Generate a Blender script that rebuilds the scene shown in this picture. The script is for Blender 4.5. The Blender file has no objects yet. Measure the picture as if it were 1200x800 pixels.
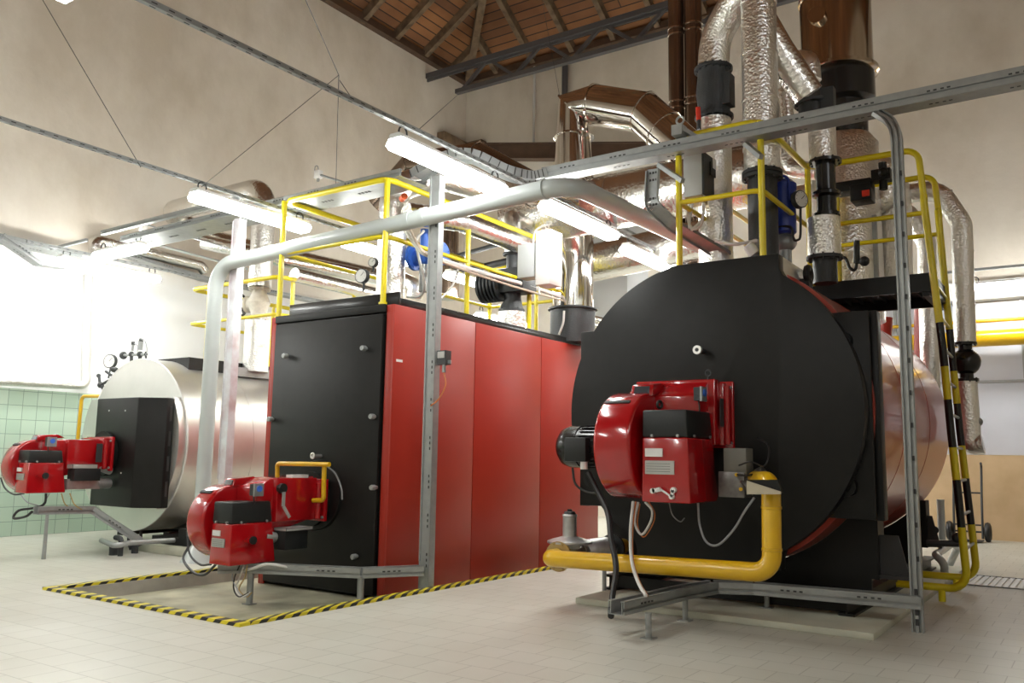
import bpy, bmesh, math, random
from mathutils import Vector, Matrix
random.seed(7)
V = Vector
C = bpy.context.scene.collection
# ------------------------------------------------------------------ camera model (1200x800)
CH, CF, CA, CP, CR = 1.2, 1015.1, 0.59928, 0.13216, 0.01651
_ch, _sh = math.cos(CA), math.sin(CA)
FWD = V((-_sh*math.cos(CP), _ch*math.cos(CP), math.sin(CP)))
_rt = V((_ch, _sh, 0)); _up = _rt.cross(FWD)
RGT = math.cos(CR)*_rt + math.sin(CR)*_up
UPV = -math.sin(CR)*_rt + math.cos(CR)*_up
EYE = V((0, 0, CH))
def P(x, y, **k):
    """point on the plane X=, Y= or Z= that the photo shows at pixel x, y"""
    (ax, v), = k.items(); i = 'XYZ'.index(ax)
    d = FWD + (x-600)/CF*RGT + (400-y)/CF*UPV
    return EYE + d*((v-EYE[i])/d[i])
cam = bpy.data.cameras.new('camera'); camo = bpy.data.objects.new('camera', cam); C.objects.link(camo)
cam.lens = CF/1200*36; cam.sensor_width = 36; cam.clip_end = 100; cam.clip_start = .05
camo.matrix_world = Matrix(((RGT.x, UPV.x, -FWD.x, 0), (RGT.y, UPV.y, -FWD.y, 0), (RGT.z, UPV.z, -FWD.z, CH), (0, 0, 0, 1)))
bpy.context.scene.camera = camo
vs = bpy.context.scene.view_settings
vs.view_transform = 'Standard'; vs.look = 'None'; vs.gamma = 1; vs.exposure = 0.28; vs.use_curve_mapping = False

# ------------------------------------------------------------------ materials
def mat(name, col, rough=.5, metal=0., bump=0., bscale=20., coat=0., noise=0., nscale=3., emis=None, alpha=None, ntype='noise', spec=None, col2=None):
    m = bpy.data.materials.new(name); m.use_nodes = True
    nt = m.node_tree; N = nt.nodes; L = nt.links; b = N['Principled BSDF']
    b.inputs['Base Color'].default_value = (*col, 1); b.inputs['Roughness'].default_value = rough
    b.inputs['Metallic'].default_value = metal; b.inputs['Coat Weight'].default_value = coat
    b.inputs['Coat Roughness'].default_value = .06
    if spec is not None: b.inputs['Specular IOR Level'].default_value = spec
    tc = N.new('ShaderNodeTexCoord')
    if noise or col2:
        n = N.new('ShaderNodeTexNoise'); n.inputs['Scale'].default_value = nscale; n.inputs['Detail'].default_value = 5
        L.new(tc.outputs['Object'], n.inputs['Vector'])
        mx = N.new('ShaderNodeMix'); mx.data_type = 'RGBA'
        c2 = col2 if col2 else tuple(max(0, c*(1-noise)) for c in col)
        mx.inputs['A'].default_value = (*col, 1); mx.inputs['B'].default_value = (*c2, 1)
        rp = N.new('ShaderNodeValToRGB'); rp.color_ramp.elements[0].position = .38; rp.color_ramp.elements[1].position = .68
        L.new(n.outputs['Fac'], rp.inputs['Fac']); L.new(rp.outputs['Color'], mx.inputs['Factor'])
        L.new(mx.outputs['Result'], b.inputs['Base Color'])
    if bump:
        if ntype == 'foil':
            n = N.new('ShaderNodeTexVoronoi'); n.inputs['Scale'].default_value = bscale; out = n.outputs['Distance']
            n2 = N.new('ShaderNodeTexNoise'); n2.inputs['Scale'].default_value = bscale*.6; n2.inputs['Detail'].default_value = 3; n2.inputs['Distortion'].default_value = 1.5
            L.new(tc.outputs['Object'], n.inputs['Vector']); L.new(tc.outputs['Object'], n2.inputs['Vector'])
            ad = N.new('ShaderNodeMath'); ad.operation = 'ADD'; L.new(out, ad.inputs[0]); L.new(n2.outputs['Fac'], ad.inputs[1]); out = ad.outputs[0]
        else:
            n = N.new('ShaderNodeTexNoise'); n.inputs['Scale'].default_value = bscale; n.inputs['Detail'].default_value = 4; out = n.outputs['Fac']
            L.new(tc.outputs['Object'], n.inputs['Vector'])
        bp = N.new('ShaderNodeBump'); bp.inputs['Strength'].default_value = bump; bp.inputs['Distance'].default_value = .02
        L.new(out, bp.inputs['Height']); L.new(bp.outputs['Normal'], b.inputs['Normal'])
    if emis:
        b.inputs['Emission Color'].default_value = (*emis[0], 1); b.inputs['Emission Strength'].default_value = emis[1]
    if alpha is not None: b.inputs['Alpha'].default_value = alpha
    return m
def brick_mat(name, c1, c2, mortar, w, h, ms, axes, shift=(0, 0), off=.5, rough=.35, bias=0, gridvar=.0, stain=None):
    """tiles; axes = which object coordinates run along and across the rows"""
    m = bpy.data.materials.new(name); m.use_nodes = True; nt = m.node_tree; N = nt.nodes; L = nt.links; b = N['Principled BSDF']
    tc = N.new('ShaderNodeTexCoord'); sp = N.new('ShaderNodeSeparateXYZ'); cb = N.new('ShaderNodeCombineXYZ')
    L.new(tc.outputs['Object'], sp.inputs[0])
    for k, a in enumerate(axes):
        ad = N.new('ShaderNodeMath'); ad.operation = 'ADD'; ad.inputs[1].default_value = shift[k]
        L.new(sp.outputs[a], ad.inputs[0]); L.new(ad.outputs[0], cb.inputs[k])
    bt = N.new('ShaderNodeTexBrick'); bt.offset = off; bt.squash = 1
    bt.inputs['Scale'].default_value = 1; bt.inputs['Brick Width'].default_value = w; bt.inputs['Row Height'].default_value = h
    bt.inputs['Mortar Size'].default_value = ms; bt.inputs['Mortar Smooth'].default_value = .2; bt.inputs['Bias'].default_value = bias
    bt.inputs['Color1'].default_value = (*c1, 1); bt.inputs['Color2'].default_value = (*c2, 1); bt.inputs['Mortar'].default_value = (*mortar, 1)
    L.new(cb.outputs[0], bt.inputs['Vector'])
    n = N.new('ShaderNodeTexNoise'); n.inputs['Scale'].default_value = .7; n.inputs['Detail'].default_value = 6
    L.new(tc.outputs['Object'], n.inputs['Vector'])
    rp = N.new('ShaderNodeValToRGB'); rp.color_ramp.elements[0].position = .35; rp.color_ramp.elements[1].position = .75
    rp.color_ramp.elements[0].color = (*(stain or (.86, .84, .8)), 1); rp.color_ramp.elements[1].color = (1, 1, 1, 1)
    L.new(n.outputs['Fac'], rp.inputs['Fac'])
    mx = N.new('ShaderNodeMix'); mx.data_type = 'RGBA'; mx.blend_type = 'MULTIPLY'; mx.inputs['Factor'].default_value = 1
    L.new(bt.outputs['Color'], mx.inputs['A']); L.new(rp.outputs['Color'], mx.inputs['B']); L.new(mx.outputs['Result'], b.inputs['Base Color'])
    b.inputs['Roughness'].default_value = rough
    iv = N.new('ShaderNodeMath'); iv.operation = 'SUBTRACT'; iv.inputs[0].default_value = 1; L.new(bt.outputs['Fac'], iv.inputs[1])
    bp = N.new('ShaderNodeBump'); bp.inputs['Strength'].default_value = .25; bp.inputs['Distance'].default_value = .004
    L.new(iv.outputs[0], bp.inputs['Height']); L.new(bp.outputs['Normal'], b.inputs['Normal'])
    return m
def stripe_mat(name, ca, cb_, axes, period, rough=.4):
    """slanted two-colour stripes; axes: coefficients of x, y, z"""
    m = bpy.data.materials.new(name); m.use_nodes = True; nt = m.node_tree; N = nt.nodes; L = nt.links; b = N['Principled BSDF']
    tc = N.new('ShaderNodeTexCoord'); d = N.new('ShaderNodeVectorMath'); d.operation = 'DOT_PRODUCT'; d.inputs[1].default_value = axes
    g = N.new('ShaderNodeNewGeometry'); L.new(g.outputs['Position'], d.inputs[0])
    dv = N.new('ShaderNodeMath'); dv.operation = 'DIVIDE'; dv.inputs[1].default_value = period; L.new(d.outputs['Value'], dv.inputs[0])
    fr = N.new('ShaderNodeMath'); fr.operation = 'FRACT'; L.new(dv.outputs[0], fr.inputs[0])
    gt = N.new('ShaderNodeMath'); gt.operation = 'GREATER_THAN'; gt.inputs[1].default_value = .5; L.new(fr.outputs[0], gt.inputs[0])
    mx = N.new('ShaderNodeMix'); mx.data_type = 'RGBA'; mx.inputs['A'].default_value = (*ca, 1); mx.inputs['B'].default_value = (*cb_, 1)
    L.new(gt.outputs[0], mx.inputs['Factor']); L.new(mx.outputs['Result'], b.inputs['Base Color']); b.inputs['Roughness'].default_value = rough
    return m
def plaster_mat(name, base, dirt):
    m = bpy.data.materials.new(name); m.use_nodes = True; nt = m.node_tree; N = nt.nodes; L = nt.links; b = N['Principled BSDF']
    tc = N.new('ShaderNodeTexCoord')
    n = N.new('ShaderNodeTexNoise'); n.inputs['Scale'].default_value = .45; n.inputs['Detail'].default_value = 7; n.inputs['Roughness'].default_value = .6
    mp = N.new('ShaderNodeMapping'); mp.inputs['Scale'].default_value = (1, 1, .7); L.new(tc.outputs['Object'], mp.inputs['Vector']); L.new(mp.outputs[0], n.inputs['Vector'])
    rp = N.new('ShaderNodeValToRGB'); rp.color_ramp.elements[0].position = .36; rp.color_ramp.elements[1].position = .62
    rp.color_ramp.elements[0].color = (*dirt, 1); rp.color_ramp.elements[1].color = (*base, 1)
    L.new(n.outputs['Fac'], rp.inputs['Fac']); L.new(rp.outputs['Color'], b.inputs['Base Color'])
    n2 = N.new('ShaderNodeTexNoise'); n2.inputs['Scale'].default_value = 2.2; n2.inputs['Detail'].default_value = 8
    L.new(tc.outputs['Object'], n2.inputs['Vector'])
    bp = N.new('ShaderNodeBump'); bp.inputs['Strength'].default_value = .35; bp.inputs['Distance'].default_value = .05
    L.new(n2.outputs['Fac'], bp.inputs['Height']); L.new(bp.outputs['Normal'], b.inputs['Normal']); b.inputs['Roughness'].default_value = .9
    return m
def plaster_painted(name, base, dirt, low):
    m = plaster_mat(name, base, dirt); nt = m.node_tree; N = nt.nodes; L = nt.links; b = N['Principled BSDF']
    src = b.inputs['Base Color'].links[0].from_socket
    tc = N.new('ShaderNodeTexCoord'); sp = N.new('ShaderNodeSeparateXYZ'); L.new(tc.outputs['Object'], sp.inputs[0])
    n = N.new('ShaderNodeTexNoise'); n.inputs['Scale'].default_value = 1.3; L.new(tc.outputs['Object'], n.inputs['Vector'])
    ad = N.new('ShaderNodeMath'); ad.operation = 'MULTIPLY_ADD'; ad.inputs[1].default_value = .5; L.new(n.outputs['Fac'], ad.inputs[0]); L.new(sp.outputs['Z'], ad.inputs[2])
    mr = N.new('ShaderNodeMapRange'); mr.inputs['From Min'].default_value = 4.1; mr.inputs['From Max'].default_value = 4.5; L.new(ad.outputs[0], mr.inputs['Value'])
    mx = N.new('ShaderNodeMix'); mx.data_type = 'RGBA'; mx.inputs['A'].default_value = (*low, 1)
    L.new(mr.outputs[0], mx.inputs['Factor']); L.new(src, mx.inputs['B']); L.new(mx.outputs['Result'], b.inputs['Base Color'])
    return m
W = {}
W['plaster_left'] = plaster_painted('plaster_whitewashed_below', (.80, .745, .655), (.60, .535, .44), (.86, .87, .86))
W['plaster'] = plaster_mat('plaster', (.80, .745, .655), (.60, .535, .44))
W['floor'] = brick_mat('floor_tiles', (.575, .57, .51), (.54, .535, .475), (.37, .36, .31), .2435, .2435, .0035, (0, 1), (.3, -.045), rough=.38, stain=(.84, .82, .78))
W['wtile'] = brick_mat('green_wall_tiles', (.50, .62, .51), (.44, .57, .46), (.26, .33, .28), .2, .2, .0045, (1, 2), (0, 0), off=0, rough=.18, stain=(.92, .95, .92))
W['plank'] = brick_mat('roof_boards', (.42, .19, .07), (.24, .105, .045), (.05, .028, .018), 4.0, .17, .012, (0, 1), off=.37, rough=.75, stain=(.5, .45, .4))
W['plank2'] = brick_mat('roof_boards_side', (.42, .19, .07), (.24, .105, .045), (.05, .028, .018), 4.0, .17, .012, (1, 0), off=.37, rough=.75, stain=(.5, .45, .4))
W['rafter'] = mat('old_timber', (.20, .135, .08), .8, noise=.5, nscale=6)
W['concrete'] = mat('pale_concrete', (.52, .52, .42), .7, noise=.18, nscale=2.5, bump=.15, bscale=30)
W['pit'] = mat('pit_concrete', (.50, .48, .34), .45, noise=.55, nscale=1.9)
W['pitwall'] = mat('pit_wall_render', (.42, .40, .35), .7, noise=.3, nscale=3)
W['red'] = mat('red_cabinet_paint', (.33, .022, .011), .38, noise=.06, nscale=1.5)
W['red_dark'] = mat('red_shadow_paint', (.30, .03, .02), .45)
W['copper'] = mat('red_shell_lacquer', (.42, .062, .04), .28, metal=.15, coat=.45, spec=.5)
W['burner'] = mat('burner_red_enamel', (.36, .004, .007), .16, coat=.8)
W['black'] = mat('black_paint', (.0085, .0085, .0078), .42, noise=.25, nscale=9, spec=.28)
W['black_gl'] = mat('black_gloss', (.012, .012, .012), .22)
W['plastic'] = mat('black_plastic', (.014, .016, .016), .42, bump=.1, bscale=200, spec=.35)
W['iron'] = mat('dark_cast_iron', (.030, .033, .035), .5, noise=.2, nscale=8, bump=.2, bscale=60)
W['silver'] = mat('silver_sheet', (.74, .73, .70), .36, metal=.85, noise=.08, nscale=2.5, bump=.05, bscale=3)
W['foil'] = mat('insulation_foil', (.84, .83, .80), .30, metal=1, bump=.30, bscale=40, ntype='foil')
W['foil_s'] = mat('smooth_foil', (.80, .79, .76), .27, metal=1, bump=.2, bscale=26, ntype='foil')
W['chrome'] = mat('stainless_flue', (.62, .59, .55), .10, metal=1, bump=.02, bscale=4)
W['brownst'] = mat('brown_steel_flue', (.30, .225, .17), .16, metal=.9, noise=.4, nscale=1.2)
W['galv'] = mat('galvanised_steel', (.34, .355, .35), .42, metal=.55, noise=.12, nscale=14)
W['galvd'] = mat('galvanised_shadow_slot', (.03, .03, .03), .6)
W['yellow'] = mat('yellow_rail_paint', (.70, .57, .008), .32, coat=.2)
W['gas'] = mat('yellow_gas_paint', (.66, .39, .006), .30, coat=.3, noise=.06, nscale=8)
W['white'] = mat('white_enamel', (.80, .80, .78), .35)
W['post'] = mat('white_post_paint', (.74, .76, .78), .4)
W['grey'] = mat('grey_pipe_paint', (.46, .50, .49), .28, coat=.3)
W['glow'] = mat('lit_diffuser', (.9, .9, .9), .4, emis=((.985, 1.0, .965), 44.0))
W['sky'] = mat('daylight_pane', (.8, .8, .8), .3, emis=((.93, .96, 1.0), 4.5))  # emission of the added panes, fill light for the walls
W['cream'] = mat('cream_valve_paint', (.66, .62, .54), .45, noise=.15, nscale=20)
W['blue'] = mat('blue_enamel', (.02, .045, .30), .3)
W['blue2'] = mat('bright_blue_enamel', (.05, .16, .62), .35)
W['greybox'] = mat('grey_cabinet_paint', (.50, .52, .52), .35)
W['steel'] = mat('painted_roof_steel', (.085, .08, .082), .5)
W['orange'] = mat('orange_cap', (.75, .11, .02), .4)
W['redlever'] = mat('red_lever', (.6, .03, .01), .4)
W['rubber'] = mat('black_cable', (.012, .012, .012), .5)
W['cabw'] = mat('white_cable', (.62, .61, .58), .45)
W['cabg'] = mat('grey_cable', (.30, .31, .32), .4)
W['cabo'] = mat('orange_cable', (.55, .17, .04), .45)
W['brass'] = mat('brass', (.42, .30, .13), .35, metal=.7)
W['alu'] = mat('cast_aluminium', (.50, .50, .49), .36, metal=.8, noise=.2, nscale=15)
W['sticker'] = mat('label_plate', (.70, .70, .68), .5)
W['plate'] = mat('rating_plate', (.42, .42, .40), .4, metal=.4)
W['glass'] = mat('lens', (.05, .06, .07), .05, coat=1)
W['face'] = mat('dial_face', (.75, .75, .72), .4)
W['ply'] = mat('plywood', (.60, .43, .25), .6, col2=(.50, .35, .19), nscale=2.2)
W['gpanel'] = mat('grey_sheet_door', (.56, .57, .62), .4, noise=.1, nscale=1)
W['gratebar'] = mat('bright_grating', (.60, .62, .64), .35, metal=.4)
W['wood'] = mat('varnished_beam', (.09, .05, .03), .5, noise=.3, nscale=5)
W['hazardx'] = stripe_mat('hazard_stripes_side', (.66, .55, .02), (.015, .015, .012), (1, 0, -1.2), .15)
W['hazardy'] = stripe_mat('hazard_stripes_long', (.66, .55, .02), (.015, .015, .012), (2.2, 1, -1.2), .15)

# ------------------------------------------------------------------ mesh building
def fillet(pts, r, n=6):
    pts = [V(p) for p in pts]
    if len(pts) < 3 or r <= 0: return pts
    out = [pts[0]]
    for i in range(1, len(pts)-1):
        a, b, c = pts[i-1], pts[i], pts[i+1]
        u = (a-b); w = (c-b); lu, lw = u.length, w.length; u = u.normalized(); w = w.normalized()
        ang = u.angle(w, math.pi)
        if ang > math.pi-.02: out.append(b); continue
        t = min(r/math.tan(ang/2), lu*.49, lw*.49)
        p0 = b+u*t; p1 = b+w*t
        rr = t*math.tan(ang/2); cen = b + (u+w).normalized()*(rr/math.sin(ang/2))
        v0 = p0-cen; v1 = p1-cen; tot = v0.angle(v1)
        ax = v0.cross(v1).normalized()
        for k in range(n+1):
            out.append(cen + Matrix.Rotation(tot*k/n, 3, ax) @ v0)
    out.append(pts[-1]); return out
def spline(pts, n=6):
    pts = [V(p) for p in pts]; q = [pts[0]*2-pts[1]] + pts + [pts[-1]*2-pts[-2]]; out = []
    for i in range(1, len(q)-2):
        a, b, c, d = q[i-1:i+3]
        for k in range(n):
            t = k/n; out.append(.5*((2*b)+(c-a)*t+(2*a-5*b+4*c-d)*t*t+(3*b-a-3*c+d)*t**3))
    out.append(pts[-1]); return out
class MB:
    def __init__(s): s.bm = bmesh.new(); s.m = 0
    def _f(s, vs_):
        try: f = s.bm.faces.new(vs_); f.material_index = s.m; return f
        except ValueError: return None
    def box(s, a, b, R=None, o=None):
        a, b = V(a), V(b); c = [V((x, y, z)) for z in (a.z, b.z) for y in (a.y, b.y) for x in (a.x, b.x)]
        if R is not None:
            o = V(o) if o is not None else (a+b)/2
            c = [o + R @ (p-o) for p in c]
        v = [s.bm.verts.new(p) for p in c]
        for q in ((0, 2, 3, 1), (4, 5, 7, 6), (0, 1, 5, 4), (2, 6, 7, 3), (0, 4, 6, 2), (1, 3, 7, 5)): s._f([v[i] for i in q])
        return s
    def bar(s, p0, p1, w, h, up=(0, 0, 1)):
        """box bar from p0 to p1, w across, h along up"""
        p0, p1 = V(p0), V(p1); d = (p1-p0).normalized(); x = d.cross(V(up))
        if x.length < 1e-4: x = d.cross(V((1, 0, 0)))
        x.normalize(); z = x.cross(d)
        v = [s.bm.verts.new(p + x*a*w/2 + z*b*h/2) for p in (p0, p1) for a, b in ((-1, -1), (1, -1), (1, 1), (-1, 1))]
        for q in ((0, 1, 2, 3), (7, 6, 5, 4), (0, 4, 5, 1), (1, 5, 6, 2), (2, 6, 7, 3), (3, 7, 4, 0)): s._f([v[i] for i in q])
        return s
    def sweep(s, pts, r, seg=12, caps=True):
        pts = [V(p) for p in pts]; q = [pts[0]]
        for p in pts[1:]:
            if (p-q[-1]).length > 1e-5: q.append(p)
        pts = q; n = len(pts); rs = r if isinstance(r, (list, tuple)) else [r]*n
        tg = []
        for i in range(n):
            a = pts[max(0, i-1)]; b = pts[min(n-1, i+1)]
            if 0 < i < n-1: t = ((pts[i]-a).normalized()+(b-pts[i]).normalized())
            else: t = b-a
            tg.append(t.normalized())
        x = tg[0].orthogonal().normalized(); rings = []
        for i in range(n):
            if i: x = (tg[i-1].rotation_difference(tg[i]) @ x)
            x = (x - tg[i]*x.dot(tg[i])).normalized(); y = tg[i].cross(x)
            rings.append([s.bm.verts.new(pts[i] + (x*math.cos(2*math.pi*k/seg)+y*math.sin(2*math.pi*k/seg))*rs[i]) for k in range(seg)])
        for i in range(n-1):
            for k in range(seg): s._f((rings[i][k], rings[i][(k+1) % seg], rings[i+1][(k+1) % seg], rings[i+1][k]))
        if caps: s._f(rings[0][::-1]); s._f(rings[-1])
        return s
    def cyl(s, p0, p1, r, r2=None, seg=24, caps=True):
        return s.sweep([p0, p1], [r, r if r2 is None else r2], seg, caps)
    def lathe(s, o, d, prof, seg=32):
        """prof: (distance along d, radius)"""
        o = V(o); d = V(d).normalized(); x = d.orthogonal().normalized(); y = d.cross(x); rings = []
        for t, r in prof:
            rings.append([s.bm.verts.new(o+d*t+(x*math.cos(2*math.pi*k/seg)+y*math.sin(2*math.pi*k/seg))*max(r, 1e-4)) for k in range(seg)])
        for i in range(len(rings)-1):
            for k in range(seg): s._f((rings[i][k], rings[i][(k+1) % seg], rings[i+1][(k+1) % seg], rings[i+1][k]))
        s._f(rings[0][::-1]); s._f(rings[-1]); return s
    def prism(s, poly, d):
        """poly: 3D points of one face, extruded by vector d"""
        d = V(d); a = [s.bm.verts.new(V(p)) for p in poly]; b = [s.bm.verts.new(V(p)+d) for p in poly]; n = len(a)
        s._f(a[::-1]); s._f(b)
        for i in range(n): s._f((a[i], a[(i+1) % n], b[(i+1) % n], b[i]))
        return s
    def torus(s, o, d, R, r, seg=28, ms=8, a0=0, a1=2*math.pi):
        o = V(o); d = V(d).normalized(); x = d.orthogonal().normalized(); y = d.cross(x)
        full = abs(a1-a0-2*math.pi) < 1e-6
        pts = [o+(x*math.cos(a0+(a1-a0)*k/seg)+y*math.sin(a0+(a1-a0)*k/seg))*R for k in range(seg+1)]
        if not full: return s.sweep(pts, r, ms)
        rings = []
        for k in range(seg):
            c = pts[k]; e = (c-o).normalized()
            rings.append([s.bm.verts.new(c+(e*math.cos(2*math.pi*j/ms)+d*math.sin(2*math.pi*j/ms))*r) for j in range(ms)])
        for k in range(seg):
            for j in range(ms): s._f((rings[k][j], rings[k][(j+1) % ms], rings[(k+1) % seg][(j+1) % ms], rings[(k+1) % seg][j]))
        return s
    def sphere(s, o, r, sc=(1, 1, 1), seg=20):
        m = Matrix.Translation(V(o)) @ Matrix.Diagonal((*sc, 1))
        g = bmesh.ops.create_uvsphere(s.bm, u_segments=seg, v_segments=seg//2, radius=r, matrix=m)
        for v in g['verts']:
            for f in v.link_faces: f.material_index = s.m
        return s
    def flange(s, o, d, r, t=.03, bolts=8, br=None):
        o = V(o); d = V(d).normalized(); s.cyl(o-d*t/2, o+d*t/2, r, seg=28)
        x = d.orthogonal().normalized(); y = d.cross(x); br = br or r*.07
        for k in range(bolts):
            a = 2*math.pi*(k+.5)/bolts; c = o+(x*math.cos(a)+y*math.sin(a))*r*.86
            s.cyl(c-d*(t/2+br*1.2), c+d*(t/2+br*1.2), br, seg=6)
        return s
    def build(s, name, mats, parent=None, bevel=0, bseg=2, angle=38, label=None, org=None):
        bm = s.bm; bmesh.ops.recalc_face_normals(bm, faces=bm.faces)
        if not isinstance(mats, (list, tuple)): mats = [mats]
        if bevel:
            es = [e for e in bm.edges if len(e.link_faces) == 2 and e.calc_face_angle(0) > math.radians(40)]
            bmesh.ops.bevel(bm, geom=es, offset=bevel, segments=bseg, profile=.5, affect='EDGES', clamp_overlap=True)
        for e in bm.edges:
            e.smooth = not (len(e.link_faces) == 2 and e.calc_face_angle(0) > math.radians(angle))
        for f in bm.faces: f.smooth = True
        if parent is None:
            if org is None:
                xs = [v.co for v in bm.verts]
                org = V(((min(p.x for p in xs)+max(p.x for p in xs))/2, (min(p.y for p in xs)+max(p.y for p in xs))/2, min(p.z for p in xs)))
            o0 = V(org)
        else: o0 = V(ORG[parent.name])
        bm.transform(Matrix.Translation(-o0))
        me = bpy.data.meshes.new(name); bm.to_mesh(me); bm.free()
        for m_ in mats: me.materials.append(W[m_] if isinstance(m_, str) else m_)
        ob = bpy.data.objects.new(name, me); C.objects.link(ob)
        if parent is None: ob.location = o0
        else: ob.parent = parent
        ORG[ob.name] = tuple(o0)
        if label: ob['label'] = label
        return ob
ORG = {}
def thing(name, label, cat, loc, group=None):
    o = bpy.data.objects.new(name, None); C.objects.link(o); o.location = V(loc); o.empty_display_size = .1
    o['label'] = label; o['category'] = cat; ORG[o.name] = tuple(V(loc))
    if group: o['group'] = group
    return o
def tag(o, label, cat, group=None):
    o['label'] = label; o['category'] = cat
    if group: o['group'] = group
    return o
def struct(o): o['kind'] = 'structure'; return o
def dup(root, delta, label, group=None):
    r = root.copy(); C.objects.link(r); r.location = root.location + V(delta); r['label'] = label
    if group: r['group'] = group
    for ch in list(root.children):
        c = ch.copy(); C.objects.link(c); c.parent = r
        for g in list(ch.children):
            d = g.copy(); C.objects.link(d); d.parent = c
    return r
def one(name, mb, m, label, cat, group=None, **k):
    return tag(mb.build(name, m, **k), label, cat, group)
# ================================================================== THE ROOM
XL, XR, YB, YF = -12.55, 6.0, 16.2, -5.0
ZE = 10.42
PX0, PX1, PY0, PY1, PZ = -7.55, -5.12, 4.17, 10.6, -.12      # the recess under the middle boiler
b = MB()
t = .3
b.box((XL-t, YF-t, -.3), (PX0, YB+t, 0)); b.box((PX1, YF-t, -.3), (XR+t, YB+t, 0))
b.box((PX0, YF-t, -.3), (PX1, PY0, 0)); b.box((PX0, PY1, -.3), (PX1, YB+t, 0))
struct(b.build('floor', 'floor', org=(0, 0, 0)))
b = MB(); b.box((PX0, PY0, -.3), (PX1, PY1, PZ)); struct(b.build('floor', 'pit', org=(0, 0, 0)))
def wall(name, a, c, m='plaster'):
    b = MB(); b.box(a, c); return struct(b.build(name, m, org=(0, 0, 0)))
TZ = 2.03
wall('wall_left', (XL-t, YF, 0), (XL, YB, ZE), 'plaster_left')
wall('trim_1', (XL, YF, 0), (XL+.012, YB, TZ), 'wtile')          # tiled dado
wall('wall_back', (XL-t, YB, 0), (XR+t, YB+t, ZE))
wall('wall_right', (XR, YF, 0), (XR+t, YB, ZE))
wall('wall_front', (XL-t, YF-t, 0), (XR+t, YF, ZE))
# hipped timber roof
SL = .62
xm = (XL+XR)/2; hw = (XR-XL)/2; zr = ZE + hw*SL; ya, yb2 = YB-hw, YF+hw
def roofface(pts, m):
    b = MB(); b.prism(pts, (0, 0, .12)); return struct(b.build('ceiling', m, org=(0, 0, 0)))
c1, c2, c3, c4 = V((XL, YB, ZE)), V((XR, YB, ZE)), V((XR, YF, ZE)), V((XL, YF, ZE)); r1, r2 = V((xm, ya, zr)), V((xm, yb2, zr))
roofface([c1, c2, r1], 'plank'); roofface([c4, c1, r1, r2], 'plank2'); roofface([c2, c3, r2, r1], 'plank2'); roofface([c3, c4, r2], 'plank')
def rafter(p, q):
    b = MB(); b.bar(V(p)-V((0, 0, .1)), V(q)-V((0, 0, .1)), .12, .2)
    return one('rafter', b, 'rafter', 'weathered grey-brown timber rafter under the orange roof boards', 'rafter', 'rafters under the roof boards')
for k in range(7):           # rafters square to the left wall
    y = YB-.75-1.0*k; h = min(hw, YB-y) if y > ya else hw
    rafter((XL+.02, y, ZE+.01), (XL+h, y, ZE+h*SL))
for k in range(7):           # rafters square to the back wall
    x = XL+1.0+1.05*k; h = min(x-XL, hw)
    rafter((x, YB-.02, ZE+.01), (x, YB-h, ZE+h*SL))
b = MB(); b.bar(c1-V((0, 0, .14)), r1-V((0, 0, .14)), .16, .24)
one('hip_rafter', b, 'rafter', 'thick hip rafter rising from the corner of the left and back walls', 'rafter')
b = MB(); b.box((XL, YF, ZE-.16), (XL+.16, YB, ZE)); one('wall_plate', b, 'wood', 'dark timber plate along the top of the left wall', 'beam')
b = MB(); b.box((XL+.17, YB-.16, ZE-.16), (XR, YB, ZE)); one('wall_plate', b, 'wood', 'dark timber plate along the top of the back wall', 'beam')
# steel truss below the roof
TY = 14.7
tz0, tz1 = P(502, 90, Y=TY).z, P(535, 108, Y=TY).z
t_ = thing('roof_truss', 'dark grey steel lattice truss crossing the corner below the timber roof', 'truss', (-8, TY, tz1))
b = MB(); b.box((XL, TY-.07, tz0-.06), (XR, TY+.07, tz0+.06)); b.box((XL, TY-.02, tz0-.12), (XR, TY+.02, tz0-.06)); b.build('top_chord', 'steel', t_)
bx0 = P(535, 108, Y=TY).x
b = MB(); b.box((bx0, TY-.06, tz1-.05), (XR-.6, TY+.06, tz1+.05)); b.build('bottom_chord', 'steel', t_)
x = bx0+.15; k = 0
while x < -2:
    b = MB(); xn = x+.72
    b.bar((x, TY, tz1 if k % 2 == 0 else tz0), (xn, TY, tz0 if k % 2 == 0 else tz1), .07, .07, (0, 1, 0)); b.build('web_bar', 'steel', t_); x = xn; k += 1
# beam and slab high on the back wall
b = MB()
e0 = P(560, 178, Y=15.7); e1 = P(885, 178, Y=15.7)
b.bar(e0, e1, .16, .34); b.bar(e0+V((0, 0, .17)), e1+V((0, 0, .17)), .26, .03); b.bar(e0-V((0, 0, .17)), e1-V((0, 0, .17)), .26, .03)
one('crane_beam', b, 'wood', 'dark brown horizontal steel beam crossing behind the chrome flue', 'beam')
b = MB(); q = P(515, 166, Y=16.1); q2 = P(567, 158, Y=16.1)
b.box((XL+.01, 15.1, 8.52), (XL+.22, YB-.01, 8.72)); b.box((XL+.22, 15.98, 8.52), (-11.9, YB-.01, 8.72)); one('wall_corbel', b, 'rafter', 'short stained slab in the wall corner above the wide duct', 'corbel')
for i, (px_, lab) in enumerate(((662, 'thin dark downpipe on the back wall left of the chrome elbow'), (626, 'narrow pale conduit running down the back wall left of the downpipe'))):
    b = MB(); q = P(px_, 150, Y=16.1); b.cyl((q.x, 16.08, q.z-.6), (q.x, 16.08, ZE-.2), .07 if i == 0 else .03, seg=10)
    one('wall_pipe', b, 'steel' if i == 0 else 'cabw', lab, 'pipe')

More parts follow.
